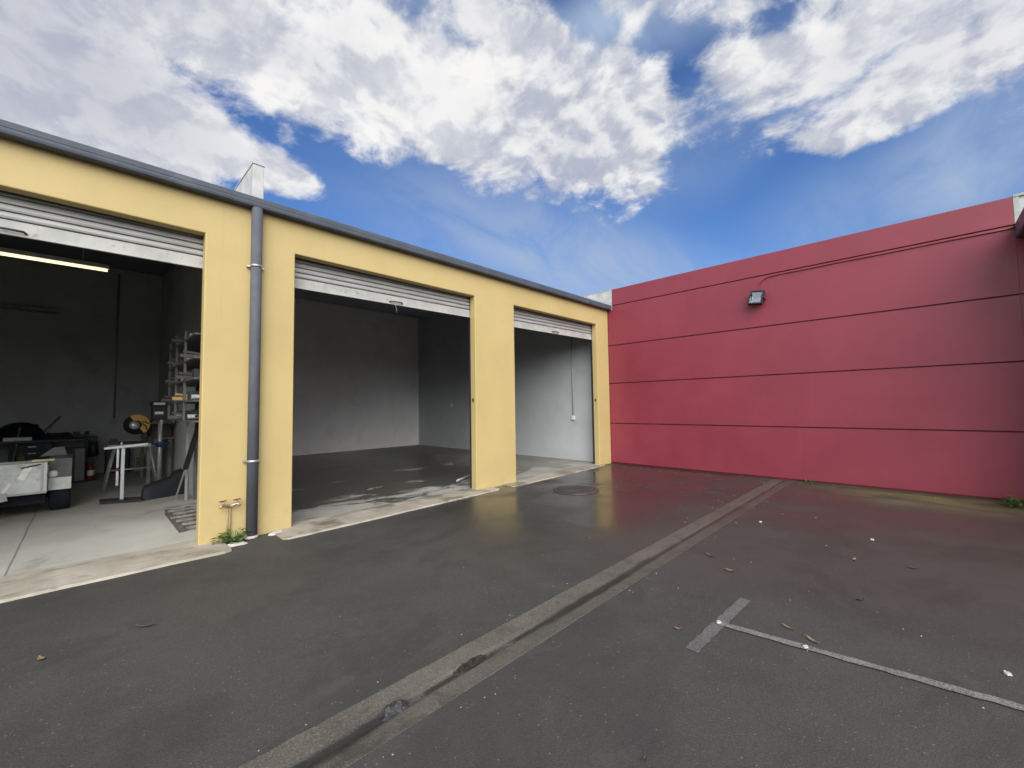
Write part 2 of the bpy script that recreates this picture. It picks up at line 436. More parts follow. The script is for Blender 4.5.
# faint pale scuffs
sc = n.rng(n.noise(n.mapping(c, (1, 5, 1), (0, 0, R(25))), 1.4, 9, .7, .8), .62, .78, 0, .4)
base = n.mix(sc, base, (.075, .073, .068))
wl = n.math('MULTIPLY', n.rng(Yc, 2.0, 5.2), n.rng(X, -2.3, -3.2, .45, 1.))
wr = n.math('MULTIPLY', n.rng(Yc, 4.5, 7.5), n.rng(Yc, 9.0, 10.0, 1., .35))
wet = n.math('MULTIPLY', n.math('MAXIMUM', wl, n.math('MULTIPLY', wr, .8)), n.rng(n.noise(c, .6, 3, .5, .3), .15, .54))
damp = n.math('MULTIPLY', n.rng(X, -5.9, -3.6, 1, .3), n.rng(n.noise(c, .5, 5, .6), .35, .65))
wet = n.math('MAXIMUM', wet, n.math('MULTIPLY', damp, .28), True)
for (sx, sy, sr) in ((-3.54, 4.06, .30), (-.55, 4.05, .20)):
    dd = n.vmath('LENGTH', n.vmath('SUBTRACT', n.vmath('ADD', c, n.vmath('MULTIPLY', n.noise(c, 5, 3, .5, 0, 'Color'), (.15, .15, 0))), (sx + .07, sy + .07, 0)))
    spot = n.rng(dd, sr * .55, sr, 1, 0)
    base = n.mix(n.math('MULTIPLY', spot, .35), base, (.03, .03, .03))
base = n.mix(n.math('MULTIPLY', wet, .45), base, (.026, .025, .024))
n.put(b.inputs['Base Color'], base)
rg = n.math('ADD', n.rng(wet, .0, 1., .78, .20, False), n.math('MULTIPLY', n.math('SUBTRACT', big, .5), .18), True)
n.put(b.inputs['Roughness'], rg)
hh = n.math('ADD', n.math('MULTIPLY', n.voro(c, 130), .6), n.math('MULTIPLY', mid, .5))
bn = n.new('ShaderNodeBump'); n.put(bn.inputs['Height'], hh); n.put(bn.inputs['Strength'], n.rng(wet, 0, .9, .5, .05, False)); bn.inputs['Distance'].default_value = .004
n.put(b.inputs['Normal'], bn.outputs[0]); M['asphalt'] = m

# drain channel concrete
m, n, b = mat('drain_concrete'); c = n.coord()
sp = n.new('ShaderNodeSeparateXYZ'); n.put(sp.inputs[0], c); X, Yc = sp.outputs[0], sp.outputs[1]
base = n.mix(n.rng(n.noise(c, 1.2, 7, .65), .3, .7), (.062, .056, .044), (.112, .102, .080))
v = n.new('ShaderNodeSeparateColor'); n.put(v.inputs[0], n.voro(c, 150, 'Color'))
base = n.mix(n.rng(v.outputs[0], .6, 1, 0, .5, False), base, (.16, .155, .135))
base = n.mix(n.rng(v.outputs[1], .7, 1, 0, .5, False), base, (.028, .027, .025))
ctr = n.math('ABSOLUTE', n.math('ADD', n.math('ADD', X, 2.075), n.math('MULTIPLY', n.math('SUBTRACT', n.noise(c, 1.3, 5, .6), .5), .12)))
base = n.mix(n.rng(n.noise(c, 4.5, 8, .7, .5), .52, .66, 0, .65), base, (.040, .036, .030))
slime = n.math('MULTIPLY', n.rng(ctr, .025, .075, 1, 0), n.rng(n.noise(n.mapping(c, (1, .5, 1)), 1.1, 6, .6), .42, .58))
slime = n.math('MAXIMUM', slime, n.math('MULTIPLY', n.rng(n.math('ABSOLUTE', n.math('ADD', X, 2.083)), .010, .026, .95, 0), n.rng(n.noise(c, 2.5, 6, .65), .36, .48)))
base = n.mix(n.math('MULTIPLY', slime, .9), base, (.013, .013, .012))
base = n.mix(n.math('MULTIPLY', n.rng(Yc, 3.0, 6), .5), base, (.055, .044, .038))
n.put(b.inputs['Base Color'], base); n.put(b.inputs['Roughness'], n.math('SUBTRACT', n.rng(Yc, 3, 7, .85, .5), n.math('MULTIPLY', slime, .25)))
n.put(b.inputs['Normal'], n.bump(n.voro(c, 150), .4, .004)); M['drain'] = m

# door-sill concrete, worn and stained
m, n, b = mat('sill_concrete'); c = n.coord()
base = n.mix(n.rng(n.noise(c, 1.6, 8, .65, .4), .3, .7), (.27, .24, .19), (.40, .365, .305))
base = n.mix(n.rng(n.noise(n.mapping(c, (3, .8, 1)), 2.4, 8, .7, .6), .54, .68, 0, .75), base, (.10, .083, .06))
sp = n.new('ShaderNodeSeparateXYZ'); n.put(sp.inputs[0], c)
wt = n.math('MULTIPLY', n.rng(sp.outputs[1], 1.8, 2.4), n.rng(n.noise(c, 1.3, 7, .62, .3), .44, .6))
base = n.mix(n.math('MULTIPLY', wt, .6), base, (.085, .078, .06))
n.put(b.inputs['Base Color'], base); n.put(b.inputs['Roughness'], n.rng(wt, 0, 1, .85, .35, False))
n.put(b.inputs['Normal'], n.bump(n.noise(c, 30, 6, .7), .5, .006)); M['sill'] = m

m, n, b = mat('workshop_floor'); c = n.coord()
base = n.mix(n.rng(n.noise(c, .8, 7, .6), .3, .7), (.365, .365, .325), (.46, .455, .41))
base = n.mix(n.rng(n.noise(c, 1.7, 9, .7, .6), .54, .70, 0, .6), base, (.20, .195, .17))
sp = n.new('ShaderNodeSeparateXYZ'); n.put(sp.inputs[0], c)
jy = n.math('ABSOLUTE', n.math('ADD', n.math('ADD', sp.outputs[1], .5), n.math('MULTIPLY', n.math('SUBTRACT', n.noise(c, 2, 3), .5), .03)))
base = n.mix(n.rng(jy, .004, .012, .7, 0), base, (.10, .10, .09))
base = n.mix(n.rng(n.noise(n.mapping(c, (1, 3, 1)), 5, 8, .75, .8), .64, .72, 0, .6), base, (.13, .125, .11))
n.put(b.inputs['Base Color'], base); n.put(b.inputs['Roughness'], n.rng(n.noise(c, 2, 5), .3, .7, .5, .7)); n.put(b.inputs['Normal'], n.bump(n.noise(c, 20, 5), .15, .004)); M['floor_dry'] = m

m, n, b = mat('wet_floor'); c = n.coord()
sp = n.new('ShaderNodeSeparateXYZ'); n.put(sp.inputs[0], c)
base = n.mix(n.rng(n.noise(c, .9, 7, .6), .3, .7), (.24, .235, .21), (.34, .33, .30))
wn = n.noise(n.mapping(c, (1.6, .8, 1), (0, 0, R(-20))), 1.0, 9, .68, .5)
wt = n.rng(n.math('ADD', wn, n.rng(sp.outputs[0], -6.35, -7.6, -.12, .11, False)), .44, .54)
wt = n.math('MULTIPLY', wt, n.rng(sp.outputs[1], 8.6, 6.4, .45, 1.))
base = n.mix(n.math('MULTIPLY', wt, .90), base, (.036, .035, .031))
n.put(b.inputs['Base Color'], base); n.put(b.inputs['Roughness'], n.rng(wt, 0, 1, .75, .3, False)); n.put(b.inputs['Normal'], n.bump(n.noise(c, 25, 6), .12, .004)); M['floor_wet'] = m

# worn road paint
m, n, b = mat('worn_road_paint'); c = n.coord()
v = n.new('ShaderNodeSeparateColor'); n.put(v.inputs[0], n.voro(c, 210, 'Color'))
wear = n.math('ADD', n.math('MULTIPLY', v.outputs[0], .55), n.math('MULTIPLY', n.noise(c, 6, 7, .7), .75))
base = n.mix(n.rng(wear, .50, .92, 0, 1, False), (.205, .205, .195), (.055, .054, .051))
n.put(b.inputs['Base Color'], base); b.inputs['Roughness'].default_value = .75; n.put(b.inputs['Normal'], n.bump(n.voro(c, 150), .15, .003)); M['road_paint'] = m
m, n, b = mat('worn_road_paint_grey'); c = n.coord()
v = n.new('ShaderNodeSeparateColor'); n.put(v.inputs[0], n.voro(c, 210, 'Color'))
wear = n.math('ADD', n.math('MULTIPLY', v.outputs[0], .55), n.math('MULTIPLY', n.noise(c, 6, 7, .7), .75))
base = n.mix(n.rng(wear, .46, .92, 0, 1, False), (.135, .133, .128), (.05, .049, .047))
n.put(b.inputs['Base Color'], base); b.inputs['Roughness'].default_value = .75; n.put(b.inputs['Normal'], n.bump(n.voro(c, 150), .15, .003)); M['road_paint_grey'] = m

# ------------------------------------------------------------------ ground, drain, slabs
XW = -6.11        # face of the yellow wall
YR = 10.115       # face of the red wall
DX0, DX1, DC = -2.262, -1.905, -2.085
g = MB()
g.quad((-400, -400, 0), (DX0, -400, 0), (DX0, YR + .1, 0), (-400, YR + .1, 0))
g.quad((DX1, -400, 0), (400, -400, 0), (400, YR + .1, 0), (DX1, YR + .1, 0))
g.quad((-400, YR + .1, 0), (400, YR + .1, 0), (400, 400, 0), (-400, 400, 0))
structure('ground', g, M['asphalt'])
# dish drain: two gently falling strips to a groove, rough joints across it
g = MB()
ys = [-40, -20, -10, -5, -3]
y = -2.
while y < 10.2:
    ys.append(y); y += .11
ys.append(10.215)
prof = [(DX0, 0., 0), (DX0 + .004, .003, 1), (DC - .05, -.012, .5), (DC - .028, -.022, .5), (DC + .02, -.024, .5), (DC + .04, -.013, .5), (DX1 - .004, .002, 1), (DX1, 0., 0)]
rows = []
for y in ys:
    row = []
    for i, (x, z, j) in enumerate(prof):
        e = 0 if i in (0, 7) else rnd.uniform(-1, 1)
        row.append(g.bm.verts.new((x + .006 * e * j, y, z + .0012 * e)))
    rows.append(row)
for a, b_ in zip(rows, rows[1:]):
    for i in range(7): g.bm.faces.new((a[i], a[i + 1], b_[i + 1], b_[i]))
structure('drain_channel', g, M['drain'])


def ragged_slab(y0, y1, xin, xout, z0, z1, amp, seed):
    """a concrete strip whose outer edge is broken and irregular"""
    r = random.Random(seed); g = MB(); nseg = max(4, int((y1 - y0) / .07))
    top, bot, inn, innb = [], [], [], []
    w = 0
    for i in range(nseg + 1):
        t = i / nseg; y = y0 + (y1 - y0) * t
        w = .75 * w + r.uniform(-amp, amp)
        xo = (xout[0] + (xout[1] - xout[0]) * t) + w
        if i in (0, nseg): xo -= .04
        top.append(g.bm.verts.new((xo - .025, y, z1 + r.uniform(-.002, .001)))); bot.append(g.bm.verts.new((xo, y, z0)))
        inn.append(g.bm.verts.new((xin, y, z1))); innb.append(g.bm.verts.new((xin, y, z0)))
    for i in range(nseg):
        g.bm.faces.new((inn[i], inn[i + 1], top[i + 1], top[i])); g.bm.faces.new((top[i], top[i + 1], bot[i + 1], bot[i]))
    for i in (0, nseg): g.bm.faces.new((inn[i], top[i], bot[i], innb[i]))
    return g


D1 = (-2.15, .968); D2 = (1.985, 5.255); D3 = (6.35, 9.52); HEAD = 3.75
WT = .15
XI = XW - WT      # inner face of the front wall
structure('concrete_sill', ragged_slab(-2.6, 1.21, XI - .16, (-5.63, -5.62), -.01, .022, .006, 3), M['sill'])
structure('concrete_sill', ragged_slab(1.74, 5.62, XI - .06, (-5.60, -5.80), -.01, .018, .006, 4), M['sill'])
structure('concrete_sill', ragged_slab(5.93, 9.60, XI - .06, (-5.79, -5.95), -.01, .016, .006, 5), M['sill'])
XB = -15.3        # back wall inner face
PW0, PW1 = 1.44, 1.60   # fire wall between the units
YE = 9.95         # end wall inner face
structure('workshop_floor', MB().box(XB, XI - .16, -4.4, PW0, -.1, .016), M['floor_dry'])
structure('garage_floor', MB().box(XB, XI - .06, PW1, YE, -.1, .012), M['floor_wet'])

# parking T mark
g = MB()
def strip(a, b, w, z, seed, jit=.006):
    r = random.Random(seed); a = Vector(a); b = Vector(b); d = (b - a).normalized(); nrm = Vector((-d.y, d.x)); L = (b - a).length; k = max(2, int(L / .06))
    A, B = [], []
    for i in range(k + 1):
        p = a + d * L * i / k
        q = p + nrm * (w / 2 + r.uniform(-jit, jit)); A.append(g.bm.verts.new((q.x, q.y, z)))
        q = p - nrm * (w / 2 + r.uniform(-jit, jit)); B.append(g.bm.verts.new((q.x, q.y, z)))
    for i in range(k): g.bm.faces.new((A[i], A[i + 1], B[i + 1], B[i]))
strip((-1.135, 2.79), (-1.09, 3.80), .085, .004, 1)
structure('parking_marking', g, M['road_paint_grey'])
g = MB(); strip((-1.115, 3.255), (1.45, 3.565), .062, .008, 2)
structure('parking_marking', g, M['road_paint'])

# ------------------------------------------------------------------ the yellow building
B = Thing('yellow_building', 'long low yellow rendered workshop building with three open roller doors and a slate grey gutter', 'building', (XW, 4, 0))


def holed_wall(ys, zs, holes, xf, xb):
    """a wall in the y-z plane with openings and real reveals"""
    g = MB(); bm = g.bm; V = {}
    def vt(i, j, k):
        if (i, j, k) not in V: V[(i, j, k)] = bm.verts.new((xf if k == 0 else xb, ys[i], zs[j]))
        return V[(i, j, k)]
    ny, nz = len(ys) - 1, len(zs) - 1
    solid = lambda i, j: 0 <= i < ny and 0 <= j < nz and not any(ys[i] >= h[0] - 1e-6 and ys[i + 1] <= h[1] + 1e-6 and zs[j] >= h[2] - 1e-6 and zs[j + 1] <= h[3] + 1e-6 for h in holes)
    for i in range(ny):
        for j in range(nz):
            if not solid(i, j): continue
            for k in (0, 1): bm.faces.new([vt(i, j, k), vt(i + 1, j, k), vt(i + 1, j + 1, k), vt(i, j + 1, k)])
            for di, dj, e in ((-1, 0, ((i, j), (i, j + 1))), (1, 0, ((i + 1, j), (i + 1, j + 1))), (0, -1, ((i, j), (i + 1, j))), (0, 1, ((i, j + 1), (i + 1, j + 1)))):
                if not solid(i + di, j + dj):
                    bm.faces.new([vt(*e[0], 0), vt(*e[1], 0), vt(*e[1], 1), vt(*e[0], 1)])
    return g


YL = -4.6
zt = 4.30
front = holed_wall([YL, D1[0], D1[1], D2[0], D2[1], D3[0], D3[1], 10.10], [-.15, 0.0, HEAD, zt], [(D1[0], D1[1], 0, HEAD), (D2[0], D2[1], 0, HEAD), (D3[0], D3[1], 0, HEAD)], XW, XI)
fw = B.part('front_wall', front, M['yellow'], bevel=.012)
GAB = [(XI - .002, -.15), (XI - .002, 4.26), (XB, 5.50), (XB, -.15)]
g = MB().box(XB - .18, XB, YL, PW0, -.15, 5.55).prism(GAB, 'y', YL, YL + .18)
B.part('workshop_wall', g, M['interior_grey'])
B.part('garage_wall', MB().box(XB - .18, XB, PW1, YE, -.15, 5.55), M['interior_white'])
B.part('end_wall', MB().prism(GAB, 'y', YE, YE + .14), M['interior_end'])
# fire wall rising through the roof as a stub
g = MB().prism(GAB, 'y', PW0, PW1)
B.part('fire_wall', g, M['interior_grey'])
up = MB().prism([(-6.17, 4.29), (-6.17, 4.86), (-8.4, 4.86), (XB, 5.80), (XB, 5.52), (XI - .1, 4.29)], 'y', 1.47, 1.60)
B.part('parapet_upstand', up, M['white_panel'], bevel=.006)
cap = MB().box(-8.4, -6.16, 1.462, 1.608, 4.862, 4.874)
B.part('parapet_capping', cap, M['white_panel'])
CEI = [(XI - .003, 4.20), (XI - .003, 4.235), (XB + .002, 5.47), (XB + .002, 5.435)]
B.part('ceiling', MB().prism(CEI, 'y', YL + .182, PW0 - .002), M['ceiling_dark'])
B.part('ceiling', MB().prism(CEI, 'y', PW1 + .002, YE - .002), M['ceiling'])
roof = MB().prism([(XW - .02, 4.33), (XB - .3, 5.66), (XB - .3, 5.60), (XW - .02, 4.305)], 'y', YL - .1, 1.45)
roof.prism([(XW - .02, 4.33), (XB - .3, 5.66), (XB - .3, 5.60), (XW - .02, 4.305)], 'y', 1.62, YE + .1)
B.part('roof', roof, M['roofing'])
# gutter: a folded quad profile
gp = [(0, 4.325), (0, 4.215), (.012, 4.203), (.108, 4.203), (.120, 4.213), (.126, 4.235), (.126, 4.262), (.122, 4.266), (.126, 4.270), (.126, 4.322), (.121, 4.332), (.108, 4.332), (.108, 4.32), (.116, 4.31), (.112, 4.23), (.015, 4.225), (.012, 4.325)]
gut = MB().prism([(XW + x + .002, z) for x, z in gp], 'y', YL - .1, YR - .004)
B.part('gutter', gut, M['gutter'])
# downpipe
dp = MB().tube([(-6.035, 1.495, 4.204), (-6.035, 1.495, .05)], .063, 20)
d_ = B.part('downpipe', dp, M['pipe'])
g = MB().lathe([(.064, 0), (.078, .006), (.076, .022), (.066, .036)], (-6.035, 1.495, .004), seg=20)
B.part('collar', g, M['chunk'], d_)
for z in (3.44, .955):
    g = MB().lathe([(.064, -.014), (.070, -.014), (.070, .014), (.064, .014)], (-6.035, 1.495, z), seg=20).box(-6.105, -6.07, 1.40, 1.435, z - .012, z + .012).box(-6.105, -6.07, 1.555, 1.59, z - .012, z + .012)
    B.part('bracket', g, M['zinc'], d_)

# roller doors


def roller_door(yr, xc=XW - .178, with_cord=False):
    y0, y1 = yr[0] - .02, yr[1] + .015
    bot = 3.335; L = y1 - y0; tilt = .035
    outl = [];  zz = bot + .150
    # ribbed curtain going up behind the lintel
    g = MB()
    prof = []
    while zz < 4.04:
        for (dx, dz_) in ((.0, 0), (-.026, .003), (-.026, .013), (.004, .016), (.010, .035), (.006, .062), (.0, .070)):
            prof.append((xc + dx - max(0, zz + dz_ - 3.60) ** 2 * 1.1, zz + dz_))
        zz += .0745
    vs = []
    for k in range(2):
        yy = (y0, y1)[k]; sh = (-tilt / 2, tilt / 2)[k]
        vs.append([g.bm.verts.new((x, yy, z + sh)) for x, z in prof])
    for i in range(len(prof) - 1):
        g.bm.faces.new((vs[0][i], vs[1][i], vs[1][i + 1], vs[0][i + 1]))
    cur = B.part('roller_door', g, M['curtain'])
    g = MB()
    p = [(xc + .012, bot + .006), (xc + .022, bot), (xc + .022, bot + .012), (xc + .010, bot + .018), (xc + .010, bot + .140), (xc + .002, bot + .148), (xc - .014, bot + .148), (xc - .014, bot)]
    A = [g.bm.verts.new((x, y0, z - tilt / 2)) for x, z in p]; Bv = [g.bm.verts.new((x, y1, z + tilt / 2)) for x, z in p]
    g.bm.faces.new(A); g.bm.faces.new(list(reversed(Bv)))
    for i in range(len(p)): g.bm.faces.new((A[i], Bv[i], Bv[(i + 1) % len(p)], A[(i + 1) % len(p)]))
    B.part('bottom_rail', g, M['rail'], cur)
    ym = (y0 + y1) / 2 + .02; zb = bot + .035
    g = MB().tube([(xc + .012, ym - .12, zb), (xc + .045, ym - .105, zb + .008), (xc + .05, ym, zb + .012), (xc + .045, ym + .105, zb + .01), (xc + .012, ym + .12, zb + .004)], .011, 8)
    B.part('handle', g, M['steel_dark'], cur)
    for yy in (y0 - .055, y1 + .002):
        g = MB().box(xc - .035, xc + .015, yy, yy + .05, .02, HEAD + .2)
        B.part('guide_rail', g, M['steel_dark'], cur)
    if with_cord:
        g = MB().tube([(xc + .02, ym - .02, zb), (xc + .03, ym - .01, zb - .07), (xc + .022, ym + .012, zb - .13), (xc + .024, ym + .008, zb - .17)], .0032, 6)
        B.part('pull_cord', g, M['galv'], cur)
    return cur


roller_door(D1); roller_door(D2, with_cord=True); roller_door(D3)
# latch plates on the right-hand reveals
for yr, z in ((D2, 1.72), (D3, 1.72)):
    B.part('latch_plate', MB().box(XW - .10, XW - .06, yr[1] - .006, yr[1] + .002, z - .035, z + .035), M['steel_dark'])
# switch box with conduit on the end wall inside, and a small socket deeper in
g = MB().box(-7.27, -7.17, YE - .055, YE - .002, 1.17, 1.29)
sk = B.part('switch_box', g, M['white_plastic'], bevel=.008)
B.part('conduit', MB().tube([(-7.235, YE - .02, 1.29), (-7.235, YE - .02, 2.4), (-7.245, YE - .02, 4.3)], .014, 8), M['galv'], sk)
B.part('switch_box', MB().box(-13.03, -12.94, YE - .045, YE - .002, 1.60, 1.74), M['white_plastic'], bevel=.006)
# conduit with a drop on the workshop's back wall
B.part('conduit', MB().tube([(XB + .03, .55, 1.42), (XB + .03, .55, 5.3)], .022, 8).box(XB + .002, XB + .07, .50, .60, 1.28, 1.42), M['galv'])

# ------------------------------------------------------------------ the red wall
RW = Thing('red_boundary_wall', 'tall maroon red concrete panel wall closing the far end of the yard', 'wall', (-2, YR, 0))
RX0, RX1, RT = -5.965, 1.19, 4.775


def panel_profile(joints, top, depth=.04, h=.026):
    p = [(YR + .15, -.15), (YR + .15, top), (YR, top)]
    for z in sorted(joints, reverse=True):
        p += [(YR, z + h / 2), (YR + depth, z + h / 2), (YR + depth, z - h / 2), (YR, z - h / 2)]
    p += [(YR, .035), (YR + .05, .035), (YR + .05, -.15)]
    return p


J = (1.085, 2.175, 3.22, 4.325)
RW.part('painted_panels', MB().prism(panel_profile(J, RT), 'x', RX0, RX1 + .0), M['red'])
RW.part('painted_panels', MB().prism(panel_profile(J[:3], 4.20), 'x', -6.30, RX0 - .003), M['red'])
RW.part('painted_panels', MB().prism(panel_profile(J[:3], 4.20), 'x', RX1 + .003, 1.62), M['red'])
g = MB()
for z in J: g.box(RX0 + .01, RX1 - .01, YR + .026, YR + .036, z - .012, z + .012)
RW.part('joint_sealant', g, M['red_joint'])
RW.part('bare_panels', MB().box(-15.6, -6.304, YR + .004, YR + .15, -.15, 4.2).box(-15.6, RX0 - .004, YR + .004, YR + .15, 4.203, RT - .01), M['bare_panel'])
RW.part('bare_panels', MB().box(RX1 + .004, 12, YR + .03, YR + .15, 4.205, RT - .01).box(1.625, 12, YR + .03, YR + .15, -.15, 4.2), M['white_panel'])
RW.part('edge_flashing', MB().box(RX1 + .004, RX1 + .06, YR + .004, YR + .028, 4.205, RT - .01), M['flash'])
RW.part('coping', MB().box(RX1 + .004, 12, YR - .004, YR + .17, RT - .006, RT + .03).box(RX0 - 9.6, RX0 - .004, YR + .0, YR + .17, RT - .006, RT + .012), M['flash'])

# floodlight on the red wall with its painted cable
FL = Thing('floodlight', 'small black square floodlight fixed to the red wall under the top panel joint', 'floodlight', (-2.41, YR, 3.86))
rotm = Matrix.Translation((-2.40, YR - .16, 3.84)) @ Matrix.Rotation(R(-18), 4, 'X') @ Matrix.Rotation(R(8), 4, 'Y')
g = MB()
g.box(-.135, .135, -.02, .05, -.155, -.13, rotm).box(-.135, .135, -.02, .05, .13, .155, rotm).box(-.135, -.105, -.02, .05, -.13, .13, rotm).box(.105, .135, -.02, .05, -.13, .13, rotm).box(-.134, .134, .051, .075, -.15, .15, rotm)
FL.part('housing', g, M['black'])
g = MB().box(-.104, .104, .02, .049, -.129, .02, rotm).prism([], 'x', 0, 0) if False else MB()
a = [rotm @ Vector(v) for v in ((-.104, .045, -.129), (.104, .045, -.129), (.104, .045, .129), (-.104, .045, .129))]
g.quad(*a)
bq = [rotm @ Vector(v) for v in ((-.104, .0, .12), (.104, .0, .12), (.07, .044, .0), (-.07, .044, .0))]
g.quad(*bq)
FL.part('reflector', g, M['dark_glass'])
FL.part('lens', MB().box(-.104, .104, -.012, -.006, -.129, .129, rotm), M['glass'])
g = MB().box(-.07, .07, .04, .09, .03, .16, rotm).tube([rotm @ Vector((.137, .02, 0)), rotm @ Vector((.165, .02, 0))], .035, 10).bar(rotm @ Vector((.155, .02, 0)), (-2.27, YR - .002, 3.80), .03, .012).bar(rotm @ Vector((-.14, .02, 0)), (-2.53, YR - .002, 3.80), .03, .012)
FL.part('bracket', g, M['steel_dark'])
pts = [(-2.40, YR - .06, 3.93), (-2.38, YR - .012, 4.02), (-2.36, YR - .012, 4.14), (-2.30, YR - .012, 4.22), (-2.20, YR - .012, 4.262), (-2.0, YR - .012, 4.278)]
pts += [(x, YR - .012, 4.278 + .004 * math.sin(x * 5)) for x in (-1.5, -1, -.5, 0, .5, .9, 1.19)]
FL.part('cable', MB().tube(pts, .012, 8), M['cable'])

# ------------------------------------------------------------------ the building on the right (just its gutter corner is seen)
NB = Thing('neighbouring_building', 'building at the right edge, only its dark plum gutter corner showing against the red wall', 'building', (1.62, 4, 0))
NB.part('wall', MB().box(1.62, 5.5, 8.9, YR - .006, -.15, 4.2), M['yellow'])
gx = 1.188
ng = MB().prism([(gx + .02, 4.10), (gx, 4.115), (gx, 4.325), (gx + .012, 4.335), (1.60, 4.335), (1.60, 4.10)], 'y', 8.8, YR - .005)
NB.part('gutter', ng, M['purple_metal'])
NB.part('roof', MB().prism([(1.36, 4.35), (5.6, 4.6), (5.6, 4.55), (1.36, 4.338)], 'y', 8.8, YR - .01), M['roofing'])

# ------------------------------------------------------------------ taps, weeds, cover, litter
T = Thing('garden_tap', 'twin outdoor tap on thin pipes rising up the yellow pier beside the downpipe', 'tap', (-6.08, 1.28, 0))
g = MB().tube([(-6.09, 1.246, .0), (-6.09, 1.246, .40), (-6.085, 1.255, .43)], .008, 8).tube([(-6.09, 1.276, .0), (-6.09, 1.276, .40), (-6.085, 1.267, .43)], .008, 8)
T.part('pipe', g, M['copper'])
for sgn in (-1, 1):
    y0 = 1.26; xx = -6.065; q = .72
    g = MB().tube([(xx, y0, .435), (xx + .01, y0 + sgn * .05 * q, .438), (xx + .03, y0 + sgn * .10 * q, .455), (xx + .045, y0 + sgn * .125 * q, .452), (xx + .05, y0 + sgn * .135 * q, .425)], [.018, .017, .016, .014, .013], 10)
    g.tube([(xx + .02, y0 + sgn * .085 * q, .45), (xx + .03, y0 + sgn * .10 * q, .495)], .012, 8)
    t_ = T.part('tap', g, M['brass'])
    c0 = Vector((xx + .031, y0 + sgn * .102 * q, .500))
    T.part('handle', MB().bar(c0 + Vector((-.03, -.03, .0)), c0 + Vector((.03, .03, .012)), .014, .012).bar(c0 + Vector((-.03, .03, .006)), c0 + Vector((.03, -.03, .006)), .012, .010), M['tap_red'], t_)


def leafy(mb, c, h, spread, nl, seed, size=.05):
    r = random.Random(seed)
    for i in range(nl):
        a = r.uniform(0, 2 * PI); rr = spread * math.sqrt(r.random()); z = h * r.uniform(.15, 1) * (1 - .5 * rr / spread)
        p = Vector(c) + Vector((rr * math.cos(a) * .55, rr * math.sin(a), z))
        d = Vector((math.cos(a) * r.uniform(.3, 1), math.sin(a), r.uniform(-.2, .9))).normalized()
        s_ = d.cross(Vector((0, 0, 1))).normalized(); L = size * r.uniform(.6, 1.3); w = L * r.uniform(.28, .42)
        up_ = s_.cross(d)
        q = [p, p + d * L * .45 + s_ * w + up_ * .004, p + d * L - up_ * L * .15, p + d * L * .45 - s_ * w + up_ * .004, p + d * L * .5 - up_ * .004]
        v = [mb.bm.verts.new(x) for x in q]
        mb.bm.faces.new((v[0], v[1], v[4])); mb.bm.faces.new((v[1], v[2], v[4])); mb.bm.faces.new((v[2], v[3], v[4])); mb.bm.faces.new((v[3], v[0], v[4]))
        if i % 3 == 0:
            mb.tube([Vector(c) + Vector((rr * .3 * math.cos(a) * .5, rr * .3 * math.sin(a), 0)), p], .0035, 5)
    return mb


g = leafy(MB(), (-6.03, 1.32, .0), .16, .20, 90, 11, .065)
single('weed_clump', 'green leafy weeds growing at the foot of the yellow pier below the tap', 'weed', g, M['leaf_green'], (-6.03, 1.32, 0))
g = leafy(MB(), (.92, 9.72, .0), .17, .17, 70, 12, .06)
single('weed_clump', 'small green weed growing on the mossy ground near the red wall at the right', 'weed', g, M['leaf_green'], (.92, 9.72, 0))
g = leafy(MB(), (-1.62, 10.03, .0), .05, .16, 40, 13, .04)
single('weed_clump', 'low tuft of weed at the red wall where the drain ends', 'weed', g, M['leaf_green'], (-1.62, 10.03, 0))
# broken concrete chunk beside the weeds


def chunk(c, sx, sy, sz, seed):
    r = random.Random(seed); mb = MB(); k = 11
    pr = [(1 + r.uniform(-.25, .2)) for _ in range(k)]
    lo = [mb.bm.verts.new((c[0] + sx * pr[i] * math.cos(2 * PI * i / k), c[1] + sy * pr[i] * math.sin(2 * PI * i / k), c[2])) for i in range(k)]
    hi = [mb.bm.verts.new((c[0] + sx * .8 * pr[i] * math.cos(2 * PI * i / k), c[1] + sy * .8 * pr[i] * math.sin(2 * PI * i / k), c[2] + sz * r.uniform(.6, 1.1))) for i in range(k)]
    mb.bm.faces.new(hi); mb.bm.faces.new(lo)
    for i in range(k): mb.bm.faces.new((lo[i], lo[(i + 1) % k], hi[(i + 1) % k], hi[i]))
    return mb


single('concrete_fragment', 'flat pale broken piece of concrete on the asphalt below the weeds', 'rubble', chunk((-5.87, 1.30, .0), .05, .12, .022, 1), M['chunk'], (-5.87, 1.30, 0))
single('concrete_fragment', 'small pale lump of concrete on the asphalt right of the downpipe foot', 'rubble', chunk((-6.0, 1.77, .0), .05, .10, .028, 2), M['chunk'], (-6.0, 1.77, 0))

# manhole cover
MC = Thing('manhole_cover', 'round iron manhole cover set in the wet asphalt before the far roller door', 'manhole cover', (-4.71, 6.5, 0))
MC.part('frame', MB().lathe([(.36, .004), (.365, .012), (.42, .014), (.425, .003)], (-4.71, 6.5, 0), seg=40), M['iron'])
g = MB().lathe([(0, .009), (.35, .008), (.355, .003)], (-4.71, 6.5, 0), seg=40)
for k in range(-6, 7):
    hw = math.sqrt(max(0, .32 ** 2 - (k * .048) ** 2))
    if hw > .05: g.box(-4.71 + k * .048 - .011, -4.71 + k * .048 + .011, 6.5 - hw, 6.5 + hw, .0085, .0135)
MC.part('lid', g, M['iron'])


